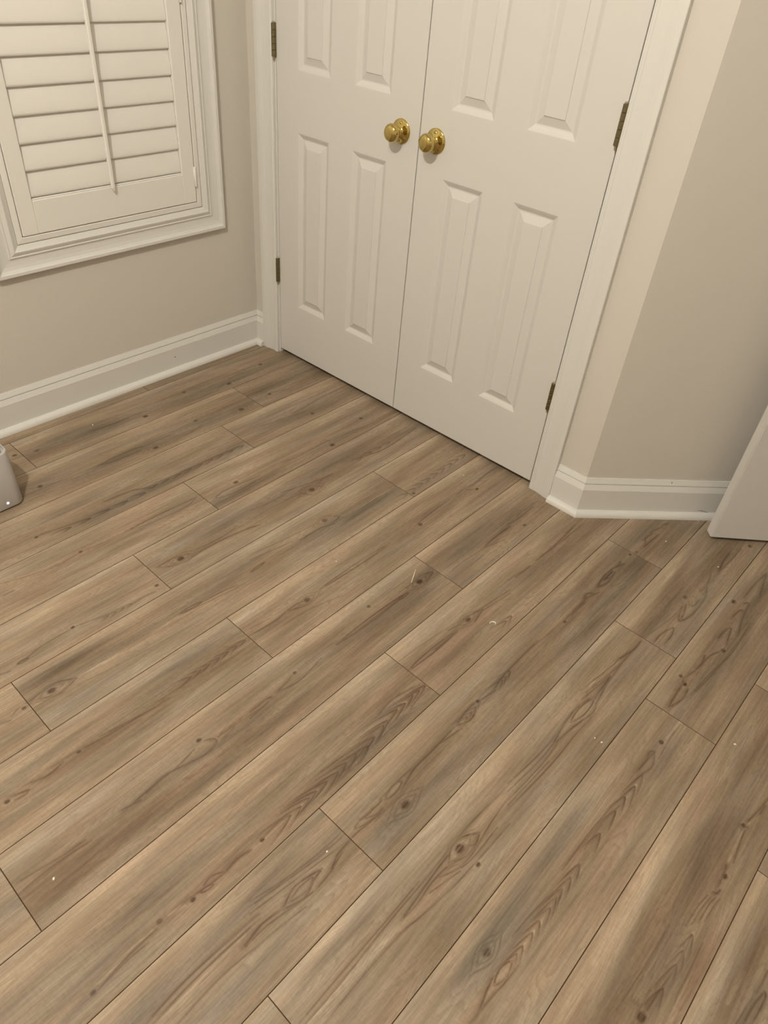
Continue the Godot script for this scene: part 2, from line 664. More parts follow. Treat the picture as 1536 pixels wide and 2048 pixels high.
func shoe() -> Array:
	var p := [Vector2(0.0145, 0.0), Vector2(0.0145, 0.0195)]
	for i in 8:
		var a := PI / 2 * i / 7.0
		p.append(Vector2(0.0150 + 0.0175 * sin(a) * 0.98 + 0.0005, 0.0015 + 0.018 * cos(a)))
	p.append(Vector2(0.0328, 0.0))
	return p


func run_base(o: Node3D, from: Vector3, m0: Vector3, to: Vector3, m1: Vector3) -> void:
	var st := tool()
	mould(st, CAP, from, m0, to, m1, Vector3.UP, true)
	obj("baseboard_face", st, M.trim, o)
	st = tool()
	mould(st, shoe(), from, m0, to, m1, Vector3.UP, false)
	obj("quarter_round", st, M.trim, o)


func dot(o: Node3D, p: Vector3, n: Vector3, r: float, mat: Material, called: String) -> void:
	var st := tool(true)
	var z := n.normalized()
	var x := Vector3.UP.cross(z).normalized()
	lathe(st, [Vector2(r, -0.0004), Vector2(r * 0.8, 0.0004), Vector2(0, 0.0005)], Transform3D(Basis(x, z.cross(x), z), p), 10)
	obj(called, st, mat, o)


func scuff(o: Node3D, p: Vector3, n: Vector3, long: float, high: float) -> void:
	var st := tool()
	var x := Vector3.UP.cross(n).normalized()
	var y := (Vector3.UP - x * 0.25).normalized()
	var ring := []
	for i in 10:
		var a := TAU * i / 10.0
		ring.append(p + x * (cos(a) * long) + y * (sin(a) * high) + n * 0.0002)
	for i in 10:
		tri(st, p + n * 0.0004, ring[i], ring[(i + 1) % 10])
	obj("scuff_mark", st, M.scuff, o)


func baseboards() -> void:
	var L := left_frame()
	var C := closet_frame()
	var A := angle_frame()
	var nl := L.basis.z
	var nc := C.basis.z
	var na := A.basis.z
	var corner := C * Vector3(-0.16, 0, 0)
	# inside corner: out along both normals
	var inside := nl + nc
	var o := base("baseboard_left", Transform3D.IDENTITY, "white baseboard with grooved cap and quarter round under the window", "baseboard", "structure")
	run_base(o, L * Vector3(-3.8, 0, 0), nl, corner, inside)
	var s := (L * Vector3(-0.405, 0.062, 0.0152))
	dot(o, s, nl, 0.0022, M.mark, "nail_hole")
	o = base("baseboard_back", Transform3D.IDENTITY, "short white baseboard return between the window wall and the closet casing", "baseboard", "structure")
	run_base(o, corner, inside, C * Vector3(-0.1062, 0, 0), nc)
	# outside corner: the two boards meet on the bisector of 135 degrees
	var k := tan(PI / 8.0 + 0.008)
	var outside := nc + C.basis.x * k
	var edge := C * Vector3(1.385, 0, 0)
	o = base("baseboard_back", Transform3D.IDENTITY, "short white baseboard between the right closet casing and the outside corner", "baseboard", "structure")
	run_base(o, C * Vector3(1.2889, 0, 0), nc, edge, outside)
	o = base("baseboard_angled", Transform3D.IDENTITY, "white baseboard running from the outside corner behind the open door", "baseboard", "structure")
	run_base(o, edge, outside, A * Vector3(1.16, 0, 0), na)
	dot(o, A * Vector3(0.2735, 0.1295, 0.0072), na + Vector3.UP * 0.4, 0.002, M.mark, "nail_hole")
	for i in 3:
		scuff(o, A * Vector3(0.402 + 0.011 * i, 0.0265 - 0.003 * i, 0.0151), na, 0.011 - 0.002 * i, 0.0016)


# ---------------------------------------------------------------- casings
const DOOR_CASING := [Vector2(0, 0), Vector2(0, 0.0155), Vector2(0.0015, 0.017), Vector2(0.014, 0.017), Vector2(0.024, 0.0155), Vector2(0.036, 0.0125), Vector2(0.052, 0.0105), Vector2(0.066, 0.0100), Vector2(0.068, 0.0112), Vector2(0.073, 0.0112), Vector2(0.075, 0.0098), Vector2(0.078, 0.0098), Vector2(0.0795, 0.0085), Vector2(0.0798, 0)]


func closet_casing() -> void:
	var C := closet_frame()
	var o := base("trim_1", C, "white moulded casing around the closet double doors", "door casing", "structure")
	var x0 := -0.1058
	var x1 := 1.2885
	var y1 := 2.134
	var z := Vector3(0, 0, 1)
	var st := tool()
	mould(st, DOOR_CASING, Vector3(x0, 0, 0), Vector3(1, 0, 0), Vector3(x0, y1, 0), Vector3(1, -1, 0), z, true)
	obj("casing_side", st, M.trim, o)
	st = tool()
	mould(st, DOOR_CASING, Vector3(x1, 0, 0), Vector3(-1, 0, 0), Vector3(x1, y1, 0), Vector3(-1, -1, 0), z)
	obj("casing_side", st, M.trim, o)
	st = tool()
	mould(st, DOOR_CASING, Vector3(x0, y1, 0), Vector3(1, -1, 0), Vector3(x1, y1, 0), Vector3(-1, -1, 0), z, true)
	obj("casing_head", st, M.trim, o)
	for s in [[-0.0345, -0.0195], [1.2055, 1.2205]]:
		st = tool()
		box(st, Vector3(s[0], 0, -0.115), Vector3(s[1], 2.07, -0.0005), 0.001)
		obj("door_jamb", st, M.trim, o)
	st = tool()
	box(st, Vector3(-0.0195, 2.054, -0.115), Vector3(1.2055, 2.07, -0.0005), 0.001)
	obj("door_jamb", st, M.trim, o)
	for s in [[-0.0195, -0.008], [1.194, 1.2055]]:
		st = tool()
		box(st, Vector3(s[0], 0, -0.075), Vector3(s[1], 2.054, -0.041), 0.002)
		obj("door_stop", st, M.trim, o)


# ---------------------------------------------------------------- six-panel doors
const PANEL := [Vector2(0, 0), Vector2(0.002, -0.0004), Vector2(0.008, -0.0035), Vector2(0.0155, -0.0082), Vector2(0.0185, -0.0088), Vector2(0.021, -0.0084), Vector2(0.0405, -0.0022), Vector2(0.0412, -0.0006), Vector2(0.0424, 0.0)]


func slab(o: Node3D, w: float, h: float, thick: float, xs: Array, ys: Array, mat: Material) -> void:
	# xs, ys: [from, to] of the panel columns and rows; the face is cut out for each panel
	var st := tool()
	var e := 0.0012
	var xb := [e]
	for c in xs: xb += c
	xb.append(w - e)
	var yb := [e]
	for r in ys: yb += r
	yb.append(h - e)
	for i in xb.size() - 1:
		for j in yb.size() - 1:
			if i % 2 == 1 and j % 2 == 1: continue
			q(st, Vector3(xb[i], yb[j], 0), Vector3(xb[i + 1], yb[j], 0), Vector3(xb[i + 1], yb[j + 1], 0), Vector3(xb[i], yb[j + 1], 0))
	var f := [Vector3(e, e, 0), Vector3(w - e, e, 0), Vector3(w - e, h - e, 0), Vector3(e, h - e, 0)]
	var m := [Vector3(0, 0, -e), Vector3(w, 0, -e), Vector3(w, h, -e), Vector3(0, h, -e)]
	var r2 := [Vector3(0, 0, -thick), Vector3(w, 0, -thick), Vector3(w, h, -thick), Vector3(0, h, -thick)]
	for k in 4:
		var k2 := (k + 1) % 4
		q(st, f[k2], f[k], m[k], m[k2])
		q(st, m[k2], m[k], r2[k], r2[k2])
	q(st, r2[3], r2[2], r2[1], r2[0])
	obj("door_slab", st, mat, o)
	for c in xs:
		for r in ys:
			st = tool()
			var a := Vector3(c[0], r[0], 0)
			var b := Vector3(c[1], r[0], 0)
			var d := Vector3(c[1], r[1], 0)
			var g := Vector3(c[0], r[1], 0)
			var n := Vector3(0, 0, 1)
			mould(st, PANEL, a, Vector3(1, 1, 0), b, Vector3(-1, 1, 0), n, false, false)
			mould(st, PANEL, b, Vector3(-1, 1, 0), d, Vector3(-1, -1, 0), n, false, false)
			mould(st, PANEL, d, Vector3(-1, -1, 0), g, Vector3(1, -1, 0), n, false, false)
			mould(st, PANEL, g, Vector3(1, -1, 0), a, Vector3(1, 1, 0), n, false, false)
			var t := 0.0424
			q(st, a + Vector3(t, t, 0), b + Vector3(-t, t, 0), d + Vector3(-t, -t, 0), g + Vector3(t, -t, 0))
			obj("door_panel", st, mat, o)


const ROWS := [[0.2095, 0.8225], [1.0005, 1.618], [1.715, 1.905]]


func knob(o: Node3D, p: Vector3) -> void:
	var at := Transform3D(Basis.IDENTITY, p)
	var st := tool(true)
	lathe(st, [Vector2(0.0072, 0.006), Vector2(0.0072, 0.018), Vector2(0.0085, 0.022), Vector2(0.0125, 0.0255), Vector2(0.0185, 0.0290), Vector2(0.0225, 0.0330), Vector2(0.0248, 0.0380), Vector2(0.0255, 0.0430), Vector2(0.0246, 0.0480), Vector2(0.0218, 0.0525), Vector2(0.0170, 0.0556), Vector2(0.0105, 0.0573), Vector2(0.0050, 0.0579), Vector2(0, 0.058)], at, 56)
	var k := obj("door_knob", st, M.brass, o)
	st = tool(true)
	lathe(st, [Vector2(0.0342, 0.0), Vector2(0.0342, 0.0018), Vector2(0.0330, 0.0034), Vector2(0.0300, 0.0048), Vector2(0.0260, 0.0060), Vector2(0.0215, 0.0072), Vector2(0.0165, 0.0088), Vector2(0.0125, 0.0110), Vector2(0.0105, 0.0135), Vector2(0.0098, 0.0170), Vector2(0.0072, 0.0172)], at, 56)
	obj("rosette", st, M.brass, k)
	for s in [-1, 1]:
		st = tool(true)
		var c := Transform3D(Basis(Vector3.RIGHT, -s * 0.28), p + Vector3(0, s * 0.0232, 0.0066))
		lathe(st, [Vector2(0.0034, -0.001), Vector2(0.0034, 0.0004), Vector2(0.0024, 0.0011), Vector2(0, 0.0013)], c, 16)
		obj("screw", st, M.brass, k)
		st = tool()
		box(st, Vector3(-0.0005, -0.0026, 0.0008), Vector3(0.0005, 0.0026, 0.00145))
		var sl := obj("screw_slot", st, M.slot, k)
		sl.transform = c * Transform3D(Basis(Vector3.BACK, 0.35), Vector3.ZERO)


func hinge(o: Node3D, x: float, y: float, side: int) -> void:  # y: middle of the barrel; side: which way the door leaf lies
	var st := tool(true)
	var turn := Basis(Vector3.RIGHT, -PI / 2)  # lathe axis z -> y
	var n := 5
	var h := 0.090
	for k in n:
		var y0 := y - h / 2 + h * k / n + 0.0005
		var y1 := y - h / 2 + h * (k + 1) / n - 0.0005
		lathe(st, [Vector2(0, 0), Vector2(0.0066, 0), Vector2(0.0071, 0.0005), Vector2(0.0071, y1 - y0 - 0.0005), Vector2(0.0066, y1 - y0), Vector2(0, y1 - y0)], Transform3D(turn, Vector3(x, y0, 0.0065)), 18)
	var hg := obj("hinge", st, M.dull_brass, o)
	st = tool(true)
	lathe(st, [Vector2(0, -0.0105), Vector2(0.0022, -0.0100), Vector2(0.0034, -0.0075), Vector2(0.0034, -0.001), Vector2(0.0042, 0.0), Vector2(0.0042, h), Vector2(0.005, h + 0.001), Vector2(0.0052, h + 0.003), Vector2(0.003, h + 0.0042), Vector2(0, h + 0.0044)], Transform3D(turn, Vector3(x, y - h / 2, 0.0065)), 18)
	obj("hinge_pin", st, M.pin, hg)
	st = tool()
	box(st, Vector3(x - 0.0048, y - h / 2, -0.02), Vector3(x - 0.0006, y + h / 2, 0.0045), 0.0004)
	box(st, Vector3(x + 0.0006, y - h / 2, -0.02), Vector3(x + 0.0048, y + h / 2, 0.0045), 0.0004)
	obj("hinge_leaf", st, M.dull_brass, hg)


func closet_doors() -> void:
	var C := closet_frame()
	var lift := 0.0195
	# left leaf
	var o := base("door_1", C.translated_local(Vector3(-0.0165, lift, 0)), "left leaf of the white six-panel closet doors, brass knob on its right edge", "door", "structure")
	slab(o, 0.612, 2.032, 0.035, [[0.1015, 0.2475], [0.3505, 0.4955]], ROWS, M.door)
	knob(o, Vector3(0.544, 0.9145, 0))
	for y in [0.326, 1.069, 1.81]: hinge(o, -0.0045, y, 1)
	# right leaf
	o = base("door_2", C.translated_local(Vector3(0.5985, lift, 0)), "right leaf of the white six-panel closet doors, brass knob on its left edge", "door", "structure")
	slab(o, 0.604, 2.032, 0.035, [[0.1005, 0.2455], [0.3490, 0.4935]], ROWS, M.door)
	knob(o, Vector3(0.060, 0.9145, 0))
	for y in [0.324, 1.062, 1.81]: hinge(o, 0.6045, y, -1)


func entry_door() -> void:
	var d := Vector3(0.747, 0, -0.665).normalized()
	var o := base("door_3", Transform3D(Basis(d, Vector3.UP, d.cross(Vector3.UP)), Vector3(1.846, 0.013, 0.172)), "white door swung open against the slanting wall, its free edge showing", "door", "structure")
	slab(o, 0.76, 2.032, 0.033, [[0.115, 0.335], [0.435, 0.655]], ROWS, M.door)
	var st := tool()
	box(st, Vector3(-0.0022, 0.0, -0.033), Vector3(-0.0002, 2.032, -0.0022), 0.0006)
	obj("edge_strip", st, M.door, o)
	knob(o, Vector3(0.065, 0.92, 0))


# ---------------------------------------------------------------- window
const WINDOW_CASING := [Vector2(0, 0), Vector2(0, 0.019), Vector2(0.002, 0.021), Vector2(0.0105, 0.021), Vector2(0.0125, 0.0195), Vector2(0.013, 0.0175), Vector2(0.020, 0.0135), Vector2(0.030, 0.0112), Vector2(0.042, 0.0102), Vector2(0.050, 0.0102), Vector2(0.0515, 0.0128), Vector2(0.0545, 0.0135), Vector2(0.057, 0.0122), Vector2(0.067, 0.0165), Vector2(0.0700, 0.0168), Vector2(0.0712, 0.0150), Vector2(0.083, 0.0098), Vector2(0.0855, 0.0090), Vector2(0.0858, 0)]
const SHUTTER_FRAME := [Vector2(0.0870, -0.02), Vector2(0.0870, 0.0075), Vector2(0.0885, 0.0092), Vector2(0.1035, 0.0105), Vector2(0.1052, 0.0092), Vector2(0.1055, -0.02)]


func picture_frame(o: Node3D, called: String, prof: Array, x0: float, x1: float, y0: float, y1: float, mat: Material) -> void:
	var n := Vector3(0, 0, 1)
	var c := [Vector3(x0, y0, 0), Vector3(x1, y0, 0), Vector3(x1, y1, 0), Vector3(x0, y1, 0)]
	var t := [Vector3(1, 1, 0), Vector3(-1, 1, 0), Vector3(-1, -1, 0), Vector3(1, -1, 0)]
	for k in 4:
		var st := tool()
		mould(st, prof, c[k], t[k], c[(k + 1) % 4], t[(k + 1) % 4], n)
		obj(called, st, mat, o)


func window_set() -> void:
	var o := base("window_1", left_frame(), "white framed window with moulded casing on the left wall", "window", "structure")
	var x0 := -0.967
	var x1 := -0.136
	var y0 := 0.497
	var y1 := 2.052
	picture_frame(o, "window_casing", WINDOW_CASING, x0, x1, y0, y1, M.trim)
	picture_frame(o, "shutter_frame", SHUTTER_FRAME, x0, x1, y0, y1, M.shutter)
	# the sash and its glass, behind the closed louvers
	for s in [[0.575, 1.28], [1.26, 1.975]]:
		var st := tool()
		box(st, Vector3(-0.885, s[0], -0.125), Vector3(-0.845, s[1], -0.09), 0.002)
		box(st, Vector3(-0.258, s[0], -0.125), Vector3(-0.218, s[1], -0.09), 0.002)
		box(st, Vector3(-0.845, s[0], -0.125), Vector3(-0.258, s[0] + 0.04, -0.09), 0.002)
		box(st, Vector3(-0.845, s[1] - 0.04, -0.125), Vector3(-0.258, s[1], -0.09), 0.002)
		obj("window_sash", st, M.trim, o)
		st = tool()
		box(st, Vector3(-0.85, s[0] + 0.035, -0.11), Vector3(-0.25, s[1] - 0.035, -0.106))
		obj("window_pane", st, M.glass, o)


func shutter() -> void:
	var L := left_frame()
	var o := base("window_shutter", L, "white louvered plantation shutter, closed, with a tilt rod, in the window", "shutter")
	var x0 := -0.8595
	var x1 := -0.2445
	var y0 := 0.6045
	var y1 := 1.9445
	var zf := 0.0115
	var zb := -0.0165
	var st := tool()
	box(st, Vector3(x0, y0, zb), Vector3(-0.8105, y1, zf), 0.0015)
	obj("stile", st, M.shutter, o)
	st = tool()
	box(st, Vector3(-0.2935, y0, zb), Vector3(x1, y1, zf), 0.0015)
	obj("stile", st, M.shutter, o)
	st = tool()
	box(st, Vector3(-0.8103, y0 + 0.0005, zb), Vector3(-0.2937, 0.6985, zf - 0.0004), 0.0012)
	box(st, Vector3(-0.8103, 0.6985, zb), Vector3(-0.2937, 0.7035, zf - 0.0065), 0.0012)
	obj("bottom_rail", st, M.shutter, o)
	st = tool()
	box(st, Vector3(-0.8103, 1.838, zb), Vector3(-0.2937, y1, zf - 0.0004), 0.0012)
	obj("top_rail", st, M.shutter, o)
	# one louver blade, an oval section, leaning so that its lower edge is nearer the room
	var blade := tool(true)
	var ring := []
	for i in 20:
		var a := TAU * i / 20.0
		var p := Vector2(0.0044 * signf(sin(a)) * pow(absf(sin(a)), 0.62), 0.0384 * cos(a))
		ring.append(p.rotated(deg_to_rad(8.0)))
	for i in 20:
		var a: Vector2 = ring[i]
		var b: Vector2 = ring[(i + 1) % 20]
		q(blade, Vector3(-0.8095, a.y, a.x), Vector3(-0.2945, a.y, a.x), Vector3(-0.2945, b.y, b.x), Vector3(-0.8095, b.y, b.x))
	blade.set_smooth_group(-1)
	for s in [-0.8095, -0.2945]:
		for i in range(1, 19):
			var v := [Vector3(s, ring[0].y, ring[0].x), Vector3(s, ring[i].y, ring[i].x), Vector3(s, ring[i + 1].y, ring[i + 1].x)]
			if s < -0.5: tri(blade, v[0], v[1], v[2])
			else: tri(blade, v[2], v[1], v[0])
	var first := obj("louver", blade, M.shutter, o)
	first.position = Vector3(0, 0.7435, -0.0015)
	for k in range(1, 16):
		var c: MeshInstance3D = first.duplicate()
		c.name = "louver"
		c.position.y = 0.7435 + 0.0703 * k
		o.add_child(c, true)
	st = tool()
	var rx := -0.5555
	box(st, Vector3(rx - 0.0062, 0.698, 0.0175), Vector3(rx + 0.0062, 1.846, 0.0285), 0.003)
	tri(st, Vector3(rx - 0.0062, 0.701, 0.0205), Vector3(rx, 0.690, 0.0215), Vector3(rx + 0.0062, 0.701, 0.0205))
	tri(st, Vector3(rx + 0.0062, 0.701, 0.0275), Vector3(rx, 0.690, 0.0265), Vector3(rx - 0.0062, 0.701, 0.0275))
	q(st, Vector3(rx - 0.0062, 0.701, 0.0205), Vector3(rx, 0.690, 0.0215), Vector3(rx, 0.690, 0.0265), Vector3(rx - 0.0062, 0.701, 0.0275))
	q(st, Vector3(rx + 0.0062, 0.701, 0.0275), Vector3(rx, 0.690, 0.0265), Vector3(rx, 0.690, 0.0215), Vector3(rx + 0.0062, 0.701, 0.0205))
	var rod := obj("tilt_rod", st, M.shutter, o)
	for k in 16:
		var y := 0.7095 + 0.0703 * k
		st = tool()
		box(st, Vector3(rx - 0.0012, y, 0.008), Vector3(rx + 0.0012, y + 0.0025, 0.0185))
		obj("staple", st, M.pin, rod)
	var turn := Basis(Vector3.RIGHT, -PI / 2)
	for y in [0.686, 1.204, 1.80]:
		st = tool(true)
		lathe(st, [Vector2(0, -0.032), Vector2(0.0032, -0.032), Vector2(0.0038, -0.031), Vector2(0.0038, 0.031), Vector2(0.0032, 0.032), Vector2(0, 0.032)], Transform3D(turn, Vector3(-0.2435, y, 0.0135)), 14)
		box(st, Vector3(-0.2485, y - 0.031, 0.0105), Vector3(-0.2395, y + 0.031, 0.0128))
		var h := obj("hinge", st, M.shutter, o)
		dot(h, Vector3(-0.2435, y - 0.0322, 0.0135), Vector3(0, -0.2, 1), 0.0022, M.mark, "hinge_pin")


# ---------------------------------------------------------------- things on the floor
func rounded(half: Vector2, r: float, n := 8) -> Array:
	var out := []
	for k in 4:
		var c := Vector2(half.x - r, half.y - r) * Vector2([1, -1, -1, 1][k], [1, 1, -1, -1][k])
		for i in n + 1:
			var a := PI / 2 * (k + float(i) / n)
			out.append(c + Vector2(cos(a), sin(a)) * r)
	return out


func loft(st: SurfaceTool, rings: Array, close_top := true) -> void:  # rings: [y, half x, half z, corner radius]
	var loops := []
	var group := 0
	for g in rings:
		var l := []
		for p: Vector2 in rounded(Vector2(g[1], g[2]), g[3]):
			l.append(Vector3(p.x, g[0], p.y))
		loops.append(l)
	for k in loops.size() - 1:
		if k > 0:
			var e0 := Vector2(rings[k][0] - rings[k - 1][0], rings[k - 1][1] - rings[k][1])
			var e1 := Vector2(rings[k + 1][0] - rings[k][0], rings[k][1] - rings[k + 1][1])
			if absf(e0.angle_to(e1)) > 1.1: group += 1
		st.set_smooth_group(group)
		var n: int = loops[k].size()
		for i in n:
			var j := (i + 1) % n
			q(st, loops[k][j], loops[k][i], loops[k + 1][i], loops[k + 1][j])
	if close_top:
		st.set_smooth_group(-1)
		var l: Array = loops[-1]
		for i in range(1, l.size() - 1):
			tri(st, l[0], l[i + 1], l[i])


func tower() -> void:
	var o := base("internet_router", Transform3D(Basis.IDENTITY, Vector3(0.2515, 0, 1.6635)), "rounded white plastic router tower with a small lit dot, standing on the floor", "router")
	var st := tool(true)
	loft(st, [[0.0045, 0.0625, 0.0685, 0.024], [0.0052, 0.0646, 0.0706, 0.025], [0.0075, 0.0658, 0.0718, 0.026], [0.10, 0.0645, 0.0705, 0.027], [0.1800, 0.0632, 0.0692, 0.028], [0.1830, 0.0622, 0.0682, 0.0275], [0.1840, 0.0605, 0.0665, 0.027], [0.1836, 0.0590, 0.0650, 0.026], [0.1765, 0.0580, 0.0640, 0.026], [0.1762, 0.0500, 0.0560, 0.024]])
	obj("body", st, M.plastic, o)
	st = tool(true)
	loft(st, [[0.1763, 0.0525, 0.0585, 0.025], [0.1830, 0.0520, 0.0580, 0.0245], [0.1842, 0.0505, 0.0565, 0.024], [0.1845, 0.0400, 0.0460, 0.022]])
	obj("top_cap", st, M.plastic, o)
	st = tool(true)
	loft(st, [[0.0, 0.056, 0.062, 0.028], [0.0046, 0.057, 0.063, 0.029]])
	obj("foot", st, M.dark, o)
	st = tool(true)
	lathe(st, [Vector2(0.0042, -0.0005), Vector2(0.004, 0.0006), Vector2(0, 0.0009)], Transform3D(Basis(Vector3.UP, PI / 2), Vector3(0.0656, 0.0235, -0.0225)), 16)
	var led := paint(Color(0.95, 0.97, 1.0), 0.3)
	led.emission_enabled = true
	led.emission = Color(0.93, 0.97, 1.0)
	led.emission_energy_multiplier = 1.1
	obj("status_light", st, led, o)


func litter() -> void:
	# a pale splinter of wood
	var st := tool()
	var a := Vector3(1.301, 0.0012, 0.954)
	var b := Vector3(1.327, 0.0012, 1.003)
	var d := (b - a).normalized()
	var s := d.cross(Vector3.UP) * 0.0017
	var u := Vector3.UP * 0.0022
	var m := (a + b) * 0.5 + Vector3(0.0008, 0.001, 0)
	for seg in [[a, m, 0.45, 1.0], [m, b, 1.0, 0.8]]:
		var p: Vector3 = seg[0]
		var e: Vector3 = seg[1]
		var k0: float = seg[2]
		var k1: float = seg[3]
		q(st, p - s * k0, e - s * k1, e - s * k1 * 0.6 + u, p - s * k0 * 0.6 + u)
		q(st, p - s * k0 * 0.6 + u, e - s * k1 * 0.6 + u, e + s * k1 * 0.6 + u, p + s * k0 * 0.6 + u)
		q(st, p + s * k0 * 0.6 + u, e + s * k1 * 0.6 + u, e + s * k1, p + s * k0)
	top("wood_splinter", st, M.chip, "thin pale wood splinter lying on the floor beside a dark knot", "splinter")
	# a curled shaving
	st = tool(true)
	var prev := []
	for i in 13:
		var t := -0.15 + i / 12.0 * PI * 1.05
		var ax := Vector3(0.78, 0, -0.62)
		var ay := Vector3(-0.45, 0, -0.89)
		var c := Vector3(1.5745, 0.0, 0.957) + ax * (0.0078 * cos(t)) + ay * (0.0062 * sin(t))
		var n := (ax * cos(t) + ay * sin(t)) * 0.0009
		var ring := [c - n + Vector3.UP * 0.0004, c + n + Vector3.UP * 0.0004, c + n + Vector3.UP * 0.0034, c - n + Vector3.UP * 0.0034]
		if prev:
			for k in 4:
				q(st, prev[k], prev[(k + 1) % 4], ring[(k + 1) % 4], ring[k])
		prev = ring
	top("wood_shaving", st, M.crumb, "tiny curled white shaving lying on the floor right of the splinter", "shaving")
	var spots := [
		[2.192, 0.842, 0.0034, "white crumb on the plank at the right edge of the photo", 0.4],
		[1.964, 1.066, 0.0027, "white crumb beside a seam, right end of the pair near a pointed grain loop", 1.2],
		[1.947, 1.067, 0.0024, "tiny pale flake beside a white crumb, left one of the pair", 2.0],
		[1.752, 0.284, 0.0028, "white crumb on the floor below the slanting wall's baseboard", 0.2],
		[1.916, 0.273, 0.0026, "pale crumb on the floor just below the open white door", 0.9],
		[0.075, 1.235, 0.0030, "white crumb near the baseboard under the window", 0.1],
		[1.372, 2.073, 0.0040, "pale crumb near the lower left plank end joint", 2.4],
		[1.696, 1.682, 0.0030, "pale crumb on fine grain lines near the lower middle plank joint", 1.7],
		[1.117, 0.492, 0.0025, "tiny pale crumb on the floor just in front of the right closet door", 0.6],
		[1.123, 1.094, 0.0025, "faint pale crumb left of the splinter on a brown plank", 1.1],
	]
	for p in spots:
		st = tool()
		var r: float = p[2]
		var ring := []
		for i in 7:
			var an: float = TAU * i / 7 + p[4]
			ring.append(Vector3(cos(an) * r * rng.randf_range(0.7, 1.2), 0.0002, sin(an) * r * rng.randf_range(0.45, 0.75)))
		var tip := Vector3(r * 0.2, r * 0.75, 0)
		for i in 7:
			var j := (i + 1) % 7
			var m0: Vector3 = ring[i] * 0.75 + Vector3.UP * r * 0.5
			var m1: Vector3 = ring[j] * 0.75 + Vector3.UP * r * 0.5
			q(st, ring[j], ring[i], m0, m1)
			tri(st, m1, m0, tip)
		var c := top("crumb", st, M.crumb, p[3], "crumb")
		c.position = Vector3(p[0], 0, p[1])
		c.rotation.y = p[4]
		c.set_meta("group", "crumbs on the floor")


